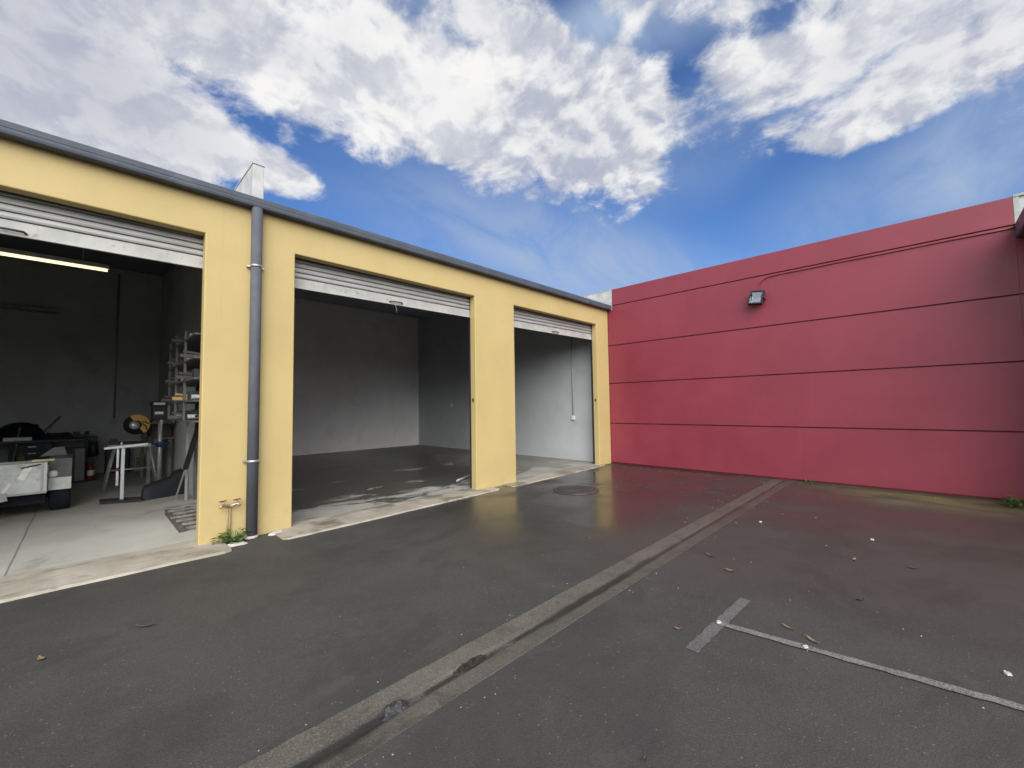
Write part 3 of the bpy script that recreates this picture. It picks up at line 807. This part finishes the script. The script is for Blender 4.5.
def leaf_mesh(c, L, w, ang, curl, seed):
    r = random.Random(seed); mb = MB(); nn = 6; top = []; 
    d = Vector((math.cos(ang), math.sin(ang), 0)); s_ = Vector((-d.y, d.x, 0)); c = Vector(c)
    rows = []
    for i in range(nn + 1):
        t = i / nn; ww = w * math.sin(PI * min(1, t * .95 + .03)) ** .8
        zc = .004 + curl * (2 * t - 1) ** 2
        rows.append([mb.bm.verts.new(c + d * L * (t - .5) + s_ * ww * k + Vector((0, 0, zc + abs(k) * curl * .7 + r.uniform(0, .002)))) for k in (-.5, 0, .5)])
    for a, b_ in zip(rows, rows[1:]):
        for k in (0, 1): mb.bm.faces.new((a[k], a[k + 1], b_[k + 1], b_[k]))
    mb.tube([c - d * L * .5 + Vector((0, 0, .006 + curl)), c - d * L * .8 + Vector((0, 0, .004))], .0015, 4)
    return mb


for x, y, L, w, ang, mm, lab in (
    (-4.15, -.154, .085, .04, .4, 'leaf_dry', 'curled tan leaf alone on the asphalt at the lower left'),
    (-4.19, .357, .17, .035, 1.0, 'leaf_dark', 'long dark wet leaf on the asphalt before the workshop door'),
    (-.585, 3.44, .12, .035, -.5, 'leaf_dry', 'tan leaf lying just beyond the thin parking line'),
    (-.74, 3.52, .10, .03, -.3, 'leaf_dry', 'faded leaf beyond the thin parking line, left of the tan leaf there'),
    (-.42, 4.40, .08, .05, .9, 'leaf_dark', 'small dark brown leaf on the asphalt beyond the parking lines'),
    (-1.37, 4.337, .11, .05, .2, 'leaf_dry', 'orange tan leaf on the asphalt between the drain and the T mark'),
    (-1.649, 4.62, .12, .05, -.4, 'leaf_red', 'reddish leaf beside the drain channel'),
    (-1.30, 2.98, .06, .03, .4, 'leaf_dry', 'small yellowish leaf left of the thick parking mark'),
    (-.96, 1.80, .035, .02, 1.5, 'leaf_dark', 'dark scrap of leaf at the bottom of the view, right of the drain'),
    (-.12, 5.55, .10, .05, .3, 'leaf_red', 'reddish brown leaf on the wet asphalt before the red wall'),
    (-.55, 5.45, .10, .04, 1.3, 'leaf_dry', 'tan leaf on the wet asphalt before the red wall')):
    single('fallen_leaf', lab, 'leaf', leaf_mesh((x, y, 0), L * .8, w * .8, ang, .012, int(abs(x * 1000))), M[mm], (x, y, 0))
for x, y, lab in ((-.47, 6.37, 'largest white scrap on the wet asphalt in front of the red wall'), (.29, 3.79, 'white chip beyond the parking line near the right edge'), (-1.60, 6.35, 'white chip on the asphalt right of the far drain'), (-.605, 3.318, 'bright white scrap lying on the thin parking line'), (-1.12, 3.26, 'bright white scrap where the two parking marks meet')):
    s_ = .017
    single('white_scrap', lab, 'litter', chunk((x, y, .009 if y < 3.4 and x < -.7 else .003), s_, s_ * 1.2, .012, int(abs(x * 977))), M['paper'], (x, y, 0))
# grit too small and many to count
g = MB(); r = random.Random(5)
for i in range(210):
    x = r.uniform(-5.5, 1.3); y = r.uniform(.6, 10) if i % 3 == 1 else r.uniform(9.5, 10.07)
    if i % 3 == 2: x = r.choice((DX0 - .06, DX1 + .06)) + r.gauss(0, .05); y = r.uniform(.6, 9.5)
    if DX0 - .02 < x < DX1 + .02: continue
    s_ = r.uniform(.002, .006) * (1 + .10 * y)
    k = 5; top = g.bm.verts.new((x, y, s_ * .7 + .001)); ring_ = [g.bm.verts.new((x + s_ * math.cos(2 * PI * j / k + x) * r.uniform(.6, 1.2), y + s_ * math.sin(2 * PI * j / k + x) * r.uniform(.6, 1.2), .001)) for j in range(k)]
    for j in range(k): g.bm.faces.new((ring_[j], ring_[(j + 1) % k], top))
o = g.link('grit', simple('pale_grit', (.26, .25, .22), .8, var=.5, scale=40)); o['kind'] = 'stuff'; o['label'] = 'loose pale grit scattered over the asphalt'


def crumple(c, L, w, h, seed, name, label, cat, mm, jit=1.):
    """a crumpled lump lying along the groove"""
    r = random.Random(seed); mb = MB(); nu, nv = 12, 7; V = []
    for i in range(nu + 1):
        row = []
        for j in range(nv + 1):
            u = i / nu * 2 - 1; v = j / nv * 2 - 1
            e = max(0, 1 - abs(u) ** 3) * max(0, 1 - abs(v) ** 2.5)
            row.append(mb.bm.verts.new((c[0] + w / 2 * v * (1 - .35 * u * u) + r.uniform(-.008, .008) * jit, c[1] + L / 2 * u + r.uniform(-.01, .01) * jit, c[2] + h * e * r.uniform(.45, 1.1) - .002)))
        V.append(row)
    for i in range(nu):
        for j in range(nv): mb.bm.faces.new((V[i][j], V[i + 1][j], V[i + 1][j + 1], V[i][j + 1]))
    return single(name, label, cat, mb, M[mm], (c[0], c[1], 0))


crumple((-2.09, 1.20, -.02), .17, .085, .045, 3, 'rag', 'crumpled dark sodden rag lying in the drain groove nearest the camera', 'rag', 'rag')
crumple((-2.10, 1.74, -.022), .26, .065, .026, 4, 'leaf_litter', 'dark clump of rotted leaves in the drain just beyond the rag', 'debris', 'debris', 2.2)
# small pipe lying in the second garage
single('metal_bar', 'short shiny metal bar lying on the wet garage floor by the middle pier', 'bar', MB().tube([(-7.02, 5.50, .05), (-7.30, 6.1, .06)], .022, 8), M['silver'], (-7.15, 5.8, 0))

# ------------------------------------------------------------------ inside the workshop
for (x, y1, nm, lab, mm, zz) in ((-9.75, .205, 'lit', 'lit fluorescent tube light hanging from the workshop ceiling near the door', 'lit', 4.0), (-15.2, -.52, 'off', 'unlit batten light high on the back wall of the workshop', 'galv', 4.06)):
    L_ = Thing('ceiling_light', lab, 'ceiling light', (x, y1 - .75, zz))
    L_.part('batten', MB().box(x - .05, x + .05, y1 - 1.5, y1 + .02, zz + .012, zz + .075), M['galv'] if nm == 'off' else M['pale_paint'])
    for yy in (y1 - 1.3, y1 - .3):
        L_.part('hanger', MB().box(x - .008, x + .008, yy, yy + .016, zz + .07, 4.66) if nm == 'lit' else MB().box(XB + .002, x - .052, yy, yy + .04, zz + .02, zz + .05), M['galv'])
    L_.part('tube', MB().tube([(x, y1 - 1.48, zz - .012), (x, y1, zz - .012)], .022, 10), M[mm])

# trailer
TR = Thing('box_trailer', 'pale galvanised box trailer parked in the workshop with its tailgate towards the door', 'trailer', (-10.4, -1.1, 0))
tx = -9.6; ty1 = -.375; ty0 = -1.85
g = MB().box(tx - .03, tx, ty0, ty1, .375, .845)
tg = TR.part('tailgate', g, M['pale_paint'], bevel=.006)
g = MB()
g.tube([(tx - .005, ty0 + .02, .86), (tx - .005, ty1 + .05, .862)], .022, 8).bar((tx + .004, ty1 - .05, .40), (tx + .004, ty1 - .05, .83), .03, .012).bar((tx + .002, ty0, .392), (tx + .002, ty1, .392), .014, .03)
TR.part('tailgate_frame', g, M['galv'], tg)
TR.part('latch', MB().box(tx - .01, tx + .03, ty1 - .16, ty1 + .07, .862, .89), simple('brass_latch', (.5, .46, .2), .5), tg)
def tilted(yc, zc, L, w, ang):
    mm = Matrix.Translation((tx + .0045, yc, zc)) @ Matrix.Rotation(ang, 4, 'X'); return MB().box(0, .003, -w / 2, w / 2, -L / 2, L / 2, mm)
TR.part('tape_strip', tilted(-.60, .70, .20, .075, R(-24)), M['tape'], tg); TR.part('tape_strip', tilted(-.77, .50, .15, .04, R(-28)), M['tape'], tg)
TR.part('dark_streak', tilted(-.54, .795, .20, .022, R(-78)), M['steel_dark'], tg)
g = MB().box(tx - 2.4, tx - .032, ty1 - .025, ty1, .375, .60).box(tx - 2.4, tx - .032, ty0, ty0 + .025, .375, .60).box(tx - 2.425, tx - 2.4, ty0, ty1, .375, .60)
TR.part('side_panels', g, M['pale_paint'])
TR.part('floor', MB().box(tx - 2.4, tx - .032, ty0 + .025, ty1 - .025, .375, .40), M['galv'])
g = MB().box(tx - .26, tx - .2, ty0 + .02, ty1 - .02, .20, .374).box(tx - 2.3, tx - .262, ty0 + .2, ty0 + .28, .28, .37).box(tx - 2.3, tx - .262, ty1 - .28, ty1 - .2, .28, .37).box(tx - .75, tx - .68, ty0 - .1, ty1 + .1, .22, .30).bar((tx - 2.3, (ty0 + ty1) / 2, .32), (tx - 3.4, (ty0 + ty1) / 2, .36), .08, .08)
TR.part('chassis', g, M['navy'])
TR.part('ramp', MB().box(0, .02, -.55, .10, -.055, .055, Matrix.Translation((tx + .012, -.86, .36)) @ Matrix.Rotation(R(9), 4, 'X')), M['galv'])
for yy, s_ in ((ty1 + .13, 1), (ty0 - .13, -1)):
    g = MB().box(tx - .255, tx - .235, yy - .125, yy + .125, .38, .57)
    mg = TR.part('mudguard', g, M['pale_paint'])
    g = MB().box(tx - .263, tx - .243, yy - .125, yy + .125, .573, .865).prism([(tx - .265, .86), (tx - .42, .90), (tx - 1.0, .90), (tx - 1.2, .6), (tx - 1.18, .6), (tx - .99, .88), (tx - .42, .88), (tx - .265, .84)], 'y', yy - .125, yy + .125)
    TR.part('guard_panel', g, M['rack_grey'], mg)
    cx = tx - .62; 
    wh = TR.part('wheel', MB().lathe([(.20, -.115), (.30, -.12), (.325, -.095), (.335, 0), (.325, .095), (.30, .12), (.20, .115)], (cx, yy, .335), 'y', 32), M['navy'])
    TR.part('rim', MB().lathe([(0, .06), (.06, .07), (.15, .05), (.195, .10), (.205, .10), (.205, -.10)], (cx, yy, .335), 'y', 24), M['galv'], wh)
TR.part('tail_lamp', MB().lathe([(.0, .05), (.05, .03), (.06, 0)], (tx - .235, ty1 + .05, .63), 'x', 12), M['white_plastic'])
g = MB().prism([(-.48, .905), (-.34, 1.03), (-.22, 1.04), (-.18, .905)], 'x', tx - .60, tx - .42)
single('grey_bracket', 'grey angular metal plate propped on the trailer mudguard', 'metal plate', g, M['rack_grey'], (tx - .5, -.3, .9))

# workbench at the back with cabinet and clutter
WB = Thing('workbench', 'long dark steel workbench along the back wall of the workshop', 'workbench', (-14.75, -1.3, 0))
WB.part('bench_top', MB().box(-15.25, -14.15, -3.6, .24, .93, .98), M['steel_dark'])
for xx in (-15.2, -14.5):
    for yy in (-3.5, .02):
        WB.part('leg', MB().box(xx, xx + .07, yy, yy + .07, .016, .928), M['steel_dark'])
WB.part('lower_shelf', MB().box(-15.2, -14.45, -3.43, .01, .25, .28), M['steel_dark'])
TC = Thing('tool_cabinet', 'dark drawer cabinet with small bright handles under the workbench', 'cabinet', (-14.75, -.82, .28))
TC.part('carcass', MB().box(-15.1, -14.42, -1.15, -.50, .284, .92), M['black'])
for k in range(4):
    z = .31 + k * .15
    d_ = TC.part('drawer', MB().box(-14.418, -14.40, -1.13, -.52, z, z + .135), M['steel_dark'])
    TC.part('handle', MB().box(-14.398, -14.375, -.87, -.75, z + .06, z + .08), M['silver'], d_)
single('oil_can', 'dull yellow can standing by the drawer cabinet behind the trailer', 'can', MB().lathe([(0, .0), (.07, .0), (.07, .16), (.05, .19), (.02, .2), (.02, .23), (0, .23)], (-14.2, -.95, .40 + .06), seg=14), simple('dull_yellow', (.25, .2, .03), .6), (-14.2, -.95, .46))
single('crate', 'dark low crate holding the yellow can behind the trailer', 'crate', MB().box(-14.34, -14.05, -1.2, -.7, .016, .458), M['black'], (-14.2, -.95, 0), bevel=.01)
LC = Thing('steel_locker', 'grey steel locker standing at the right end of the workbench', 'locker', (-13.6, -.1, 0))
LC.part('body', MB().box(-14.0, -13.55, -.38, .04, .05, .80).box(-13.98, -13.6, -.36, .02, .016, .05), M['black'], bevel=.006)
LC.part('door', MB().box(-13.548, -13.53, -.12, .03, .07, .78), simple('locker_grey', (.16, .165, .16), .5))
# domed hood
g = MB(); prof = [(.0, .40), (.12, .39), (.24, .33), (.34, .22), (.40, .08), (.41, 0)]
g.lathe(prof, (-14.72, -1.02, .985), 'z', 28)
hd = Thing('domed_cover', 'dark domed cover standing on the workbench behind the trailer', 'cover', (-14.7, -1.02, .985))
hd.part('dome', g, M['navy']); hd.part('rim', MB().lathe([(.41, .0), (.435, .0), (.435, .03), (.41, .03)], (-14.7, -1.02, .985), 'z', 28), M['black'])
hd.part('handle', MB().tube([(-14.45, -.80, 1.30), (-14.40, -.76, 1.34), (-14.36, -.72, 1.29)], .012, 6), M['black'])
single('timber_offcut', 'pale timber offcut lying along the front edge of the workbench', 'timber', MB().box(-14.26, -14.20, -1.22, -.81, .984, 1.06), M['tape'], (-14.23, -1.05, .98))
single('thin_rod', 'thin grey rod leaning upright against the front of the workbench', 'rod', MB().tube([(-13.9, -1.1, .02), (-14.38, -1.0, 1.28)], .014, 6), M['galv'], (-14.1, -1.05, 0))
single('broom_stick', 'dark stick leaning diagonally over the workbench clutter', 'stick', MB().tube([(-14.9, -.78, .99), (-15.2, -.42, 1.50)], .018, 6), M['wood'], (-15, -.6, .98))
crumple((-14.8, -.45, .985), .62, .45, .17, 9, 'cloth_heap', 'dark brown heap of cloth on the workbench', 'cloth', 'brown').location.z = 0
VI = Thing('bench_vice', 'dark bench vice bolted to the right end of the workbench', 'vice', (-14.6, -.05, .982))
VI.part('body', MB().box(-14.68, -14.52, -.14, .04, .982, 1.05).box(-14.64, -14.56, -.18, -.06, 1.05, 1.13).box(-14.64, -14.56, .01, .09, 1.05, 1.13), M['steel_dark'], bevel=.01)
VI.part('screw_handle', MB().tube([(-14.6, .09, 1.07), (-14.6, .2, 1.07)], .014, 8).tube([(-14.6, .2, .99), (-14.6, .2, 1.15)], .009, 6), M['silver'])
BG = Thing('tool_bag', 'black tool bag hanging from the right end of the workbench', 'bag', (-14.35, .17, .5))
BG.part('pouch', MB().lathe([(0, .52), (.07, .53), (.10, .58), (.09, .78), (.06, .86), (0, .87)], (-14.32, .17, 0), seg=14), M['black'])
BG.part('strap', MB().tube([(-14.32, .09, .84), (-14.36, .13, .96), (-14.36, .21, .96), (-14.32, .25, .84)], .012, 6), M['black'])
FE = Thing('fire_extinguisher', 'red and white fire extinguisher standing on the workshop floor by the bench', 'fire extinguisher', (-13.75, .13, 0))
FE.part('cylinder', MB().lathe([(0, .016), (.06, .018), (.066, .03), (.066, .33), (.05, .38), (.02, .40), (0, .40)], (-13.75, .13, 0), seg=18), M['red_enamel'])
FE.part('label_band', MB().lathe([(.0665, .14), (.068, .142), (.068, .26), (.0665, .262)], (-13.75, .13, 0), seg=18), M['white_plastic'])
FE.part('valve', MB().box(-13.77, -13.73, .10, .20, .40, .44).tube([(-13.75, .1, .42), (-13.71, .05, .36), (-13.69, .05, .18)], .010, 6), M['black'])

# roller stand in front
RS = Thing('roller_stand', 'silver material support stand with a pale top bar and black H base', 'stand', (-10.12, .48, 0))
for dx in (-.15, .13):
    RS.part('foot', MB().bar((-10.25 + dx - .0, .23, .04), (-9.98 + dx, .75, .04), .045, .045), M['black'])
RS.part('foot_brace', MB().bar((-10.23, .49, .05), (-10.0, .49, .05), .04, .03), M['black'])
RS.part('pole', MB().box(-10.15, -10.10, .47, .52, .05, .95), M['silver'], bevel=.004)
RS.part('pole', MB().box(-10.20, -10.16, .415, .445, .30, .95), M['silver'])
RS.part('knob', MB().lathe([(0, 0), (.03, 0), (.03, .03), (0, .035)], (-10.15, .435, .585), 'x', 10), M['red_enamel'])
RS.part('top_bar', MB().bar((-10.13, .25, .963), (-10.13, .82, 1.002), .07, .035), M['tape'])
RS.part('end_stop', MB().tube([(-10.13, .47, .99), (-10.13, .47, 1.06)], .015, 8), M['silver'])
# saw stand
SS = Thing('saw_stand', 'folding steel trestle with splayed legs carrying the cut-off saw', 'stand', (-11.9, .72, 0))
SS.part('frame', MB().bar((-12.15, .35, .88), (-12.15, 1.05, .88), .05, .05).bar((-11.65, .35, .88), (-11.65, 1.05, .88), .05, .05).box(-12.18, -11.62, .38, 1.02, .905, .925), M['galv'])
for (xa, ya, xb_, yb_) in ((-11.6, .30, -11.66, .45), (-12.2, .30, -12.14, .45), (-11.6, 1.12, -11.66, .98), (-12.2, 1.12, -12.14, .98)):
    SS.part('leg', MB().tube([(xa, ya, .016), (xb_, yb_, .86)], .022, 8), M['galv'])
SS.part('cross_brace', MB().tube([(-11.63, .38, .42), (-11.63, 1.04, .42)], .018, 8), M['galv'])
# cut-off saw: dark disc, yellow guard, pale flange
CS = Thing('cut_off_saw', 'yellow and black cut-off saw with a large dark disc on the trestle', 'power saw', (-11.9, .79, .926))
sx_, sy_, sz_ = -11.85, .77, 1.315
CS.part('base_plate', MB().box(-12.12, -11.68, .52, 1.04, .928, .96).box(-12.0, -11.7, .95, 1.02, .96, 1.06), M['black'], bevel=.006)
CS.part('disc', MB().lathe([(0, -.006), (.205, -.006), (.205, .006), (0, .006)], (sx_, sy_, sz_), 'x', 40), M['black'])
CS.part('flange', MB().lathe([(0, .03), (.075, .03), (.085, .008), (.085, .007)], (sx_ + .0, sy_ - .03, sz_ - .01), 'x', 24), M['silver'])
g = MB(); arc = [(.215 * math.cos(a), .215 * math.sin(a)) for a in [R(-55 + 175 * i / 20) for i in range(21)]] + [(.09 * math.cos(a), .09 * math.sin(a)) for a in [R(120 - 175 * i / 20) for i in range(21)]]
g.prism([(sy_ + p[0], sz_ + p[1]) for p in arc], 'x', sx_ + .008, sx_ + .045)
gd = CS.part('guard', g, M['saw_yellow'])
for a0, a1 in ((40, 4), (12, -34)):
    pa = [(sx_ + .048, sy_ + rr * math.cos(R(a)), sz_ + rr * math.sin(R(a))) for rr, a in ((.10, a0), (.15, (a0 + a1) / 2), (.20, a1))]
    CS.part('stripe', MB().tube(pa, .012, 6), M['black'], gd)
CS.part('motor', MB().tube([(-11.95, .80, 1.30), (-12.2, .82, 1.30)], .09, 14).bar((-11.95, .95, 1.0), (-11.95, .85, 1.26), .06, .08), M['black'])
CS.part('grip', MB().tube([(-11.88, .98, 1.36), (-11.86, 1.08, 1.44), (-11.86, 1.16, 1.42)], .02, 8), M['black'])
# dark box on bench bar and case on floor
single('power_tool', 'small dark power tool with a bright chuck resting on the saw trestle', 'power tool', MB().box(-11.9, -11.66, .36, .50, .928, 1.0).tube([(-11.75, .50, .965), (-11.75, .56, .965)], .02, 8).box(-11.85, -11.75, .38, .48, 1.0, 1.05), M['black'], (-11.8, .45, .926), bevel=.008)
single('storage_case', 'black storage case standing against the workshop back wall below the conduit', 'case', MB().box(-15.27, -14.9, .40, .86, .016, .68).box(-15.1, -15.06, .55, .72, .68, .72), M['black'], (-15.1, .63, 0), bevel=.02)
single('small_crate', 'small grey crate beside the black storage case', 'crate', MB().box(-15.2, -14.95, .96, 1.0, .016, .42).box(-15.2, -14.95, 1.1, 1.14, .016, .42).box(-15.2, -14.95, 1.0, 1.1, .016, .05).box(-15.2, -14.95, 1.0, 1.1, .38, .42).bar((-14.94, .98, .05), (-14.94, 1.12, .40), .02, .02), M['galv'], (-15.1, 1.05, 0))
# pedestal drill
PD = Thing('pedestal_drill', 'dark pedestal drill press with bright column beside the rack', 'drill press', (-11.45, 1.14, 0))
px_, py_ = -11.5, 1.13
PD.part('base', MB().box(px_ - .2, px_ + .2, py_ - .14, py_ + .14, .016, .075), M['steel_dark'], bevel=.01)
PD.part('column', MB().tube([(px_ - .05, py_ + .0, .075), (px_ - .05, py_, 1.45)], .038, 14), M['silver'])
PD.part('head', MB().box(px_ - .22, px_ + .20, py_ - .15, py_ + .13, 1.42, 1.70).box(px_ - .24, px_ + .22, py_ - .17, py_ + .15, 1.70, 1.80), M['black'], bevel=.015)
PD.part('plate', MB().box(px_ + .203, px_ + .206, py_ - .12, py_ + .02, 1.53, 1.585), M['tape'])
PD.part('plate', MB().box(px_ + .222, px_ + .226, py_ - .14, py_ + .04, 1.725, 1.775), M['tape'])
PD.part('spindle', MB().lathe([(.035, 1.42), (.03, 1.34), (.022, 1.30), (.012, 1.22), (.006, 1.15), (0, 1.15)], (px_ + .12, py_, 0), seg=14), M['silver'])
PD.part('feed_handle', MB().tube([(px_ + .1, py_ + .13, 1.5), (px_ + .1, py_ + .2, 1.5)], .02, 8).tube([(px_ + .1, py_ + .19, 1.5), (px_ + .22, py_ + .2, 1.60)], .009, 6).tube([(px_ + .1, py_ + .19, 1.5), (px_ + .12, py_ + .2, 1.34)], .009, 6), M['silver'])
PD.part('table', MB().lathe([(0, 0), (.15, 0), (.15, .03), (0, .03)], (px_ + .1, py_, .90), seg=20).box(px_ - .10, px_ + .0, py_ - .06, py_ + .06, .84, .96), M['blue_enamel'])
# rack along the fire wall
RK = Thing('storage_rack', 'tall pale steel storage rack crammed with fittings along the workshop side wall', 'shelving rack', (-9.0, 1.2, 0))
ux = (-7.72, -8.55, -9.3)
for x in ux:
    RK.part('upright', MB().box(x - .018, x + .018, 1.0, 1.03, 1.44, 2.78 - .02 * abs(x + 8)), M['rack_grey'])
    RK.part('upright', MB().box(x - .018, x + .018, 1.385, 1.42, .016, 2.9), M['rack_grey'])
RK.part('leg', MB().box(-9.45, -9.41, 1.28, 1.32, .016, 1.435), M['galv'])
for z in (1.44, 1.72, 2.02, 2.30, 2.62):
    RK.part('shelf', MB().box(-9.34, -6.9, 1.0, 1.42, z, z + .022), M['rack_grey'])
r = random.Random(21)
for k, z in enumerate((1.47, 1.75, 2.05, 2.33, 2.65)):
    for i in range(7):
        x = -7.3 - i * .30 + r.uniform(-.05, .05)
        kind = (i + k) % 4
        if kind == 0:
            single('coiled_hose', 'coiled dark hose among the fittings on the storage rack', 'hose', MB().tube([(x + .08 * math.cos(a) , 1.2 + .10 * math.sin(a), z + .02 + .004 * j) for j, a in enumerate([q * PI / 5 for q in range(18)])], .016, 6), M['black'], (x, 1.2, z), group='things on the storage rack: hoses')
        elif kind == 1:
            single('pipe_fitting', 'grey metal pipe fitting among the clutter on the storage rack', 'fitting', MB().tube([(x, 1.04, z + .04), (x, 1.2, z + .045), (x + .06, 1.25, z + .05), (x + .09, 1.26, z + .14)], .034, 8), M['galv'], (x, 1.2, z), group='things on the storage rack: fittings')
        elif kind == 2:
            single('parts_box', 'small dark open parts box on the storage rack', 'box', MB().box(x - .09, x + .09, 1.05, 1.33, z + .001, z + .012).box(x - .09, x - .08, 1.05, 1.33, z + .012, z + .13).box(x + .08, x + .09, 1.05, 1.33, z + .012, z + .13).box(x - .08, x + .08, 1.05, 1.06, z + .012, z + .10).box(x - .08, x + .08, 1.32, 1.33, z + .012, z + .13), M['steel_dark'], (x, 1.2, z), group='things on the storage rack: boxes')
        else:
            mm, lb = (('tan_wood', 'tan timber offcuts sticking out of the storage rack') if k == 1 and x > -8.4 else ('dark_wood', 'dark grey timber offcuts sticking out of the storage rack'))
            single('timber_offcut', lb, 'timber', MB().bar((x, .90, z + .03), (x + .05, 1.38, z + .03), .05, .045).bar((x - .08, .95, z + .10), (x + .08, 1.38, z + .03), .05, .03), M[mm], (x, 1.2, z), group='offcuts on the storage rack: ' + mm)
# lower shelf bench under rack
LB = Thing('low_bench', 'low dark timber bench under the storage rack behind the drill press', 'bench', (-12.6, 1.15, 0))
LB.part('top', MB().box(-13.6, -11.95, .95, 1.42, .98, 1.02), M['wood'])
for x in (-13.5, -12.05):
    for y in (1.0, 1.35): LB.part('leg', MB().box(x - .03, x + .03, y - .03, y + .03, .016, .978), M['wood'])
single('cardboard_box', 'dull brown box sitting on the low bench beyond the drill press', 'box', MB().box(-12.9, -12.2, 1.02, 1.40, 1.022, 1.30), simple('dull_card', (.10, .08, .06), .9), (-12.5, 1.2, 1.02), bevel=.01)
# black moulded shell on the floor
sh = MB(); rows = []
pts = [((-10.02, .75), .10, .16), ((-10.06, .79), .16, .24), ((-10.12, .90), .19, .28), ((-10.2, 1.04), .21, .30), ((-10.24, 1.15), .22, .32), ((-10.28, 1.22), .22, .42), ((-10.30, 1.33), .20, .47), ((-10.31, 1.42), .16, .41)]
for (cx, cy), hw, hh_ in pts:
    rows.append([sh.bm.verts.new((cx + hw * (abs(math.cos(a)) ** .6) * (1 if math.cos(a) > 0 else -1), cy, .016 + hh_ * math.sin(a) ** .5 if math.sin(a) > 1e-6 else .016)) for a in [PI * i / 12 for i in range(13)]])
for a, b_ in zip(rows, rows[1:]):
    for i in range(12): sh.bm.faces.new((a[i], a[i + 1], b_[i + 1], b_[i]))
sh.bm.faces.new(rows[0]); sh.bm.faces.new(list(reversed(rows[-1])))
single('plastic_shell', 'black moulded plastic shell lying on the workshop floor against the side wall', 'plastic shell', sh, M['rubber'], (-10.2, 1.1, 0), smooth=True)
# leaning bar
LBR = Thing('leaning_bar', 'long black bar leaning from the floor up against the workshop side wall', 'bar', (-9.55, 1.16, 0))
LBR.part('shaft', MB().bar((-9.58, 1.17, .016), (-9.25, 1.27, .62), .02, .02), M['galv'])
LBR.part('black_sleeve', MB().bar((-9.27, 1.262, .58), (-8.85, 1.385, 1.38), .06, .06), M['black'])
# pallet
PL = Thing('pallet', 'grey weathered timber pallet on the workshop floor just inside the right jamb', 'pallet', (-7.65, 1.17, 0))
for y in (.93, 1.17, 1.39):
    PL.part('bearer', MB().box(-8.35, -6.95, y - .03, y + .03, .016, .105), M['dark_wood'])
for i in range(6):
    x = -8.33 + i * .265
    PL.part('slat', MB().box(x, x + .075, .87 + .03 * ((i * 7) % 3), 1.43, .107, .128), M['pallet_wood'])
single('bucket_lid', 'small grey offcut resting on top of the pallet', 'offcut', MB().bar((-7.9, 1.28, .16), (-7.1, 1.36, .15), .08, .06), M['galv'], (-7.5, 1.3, .12))
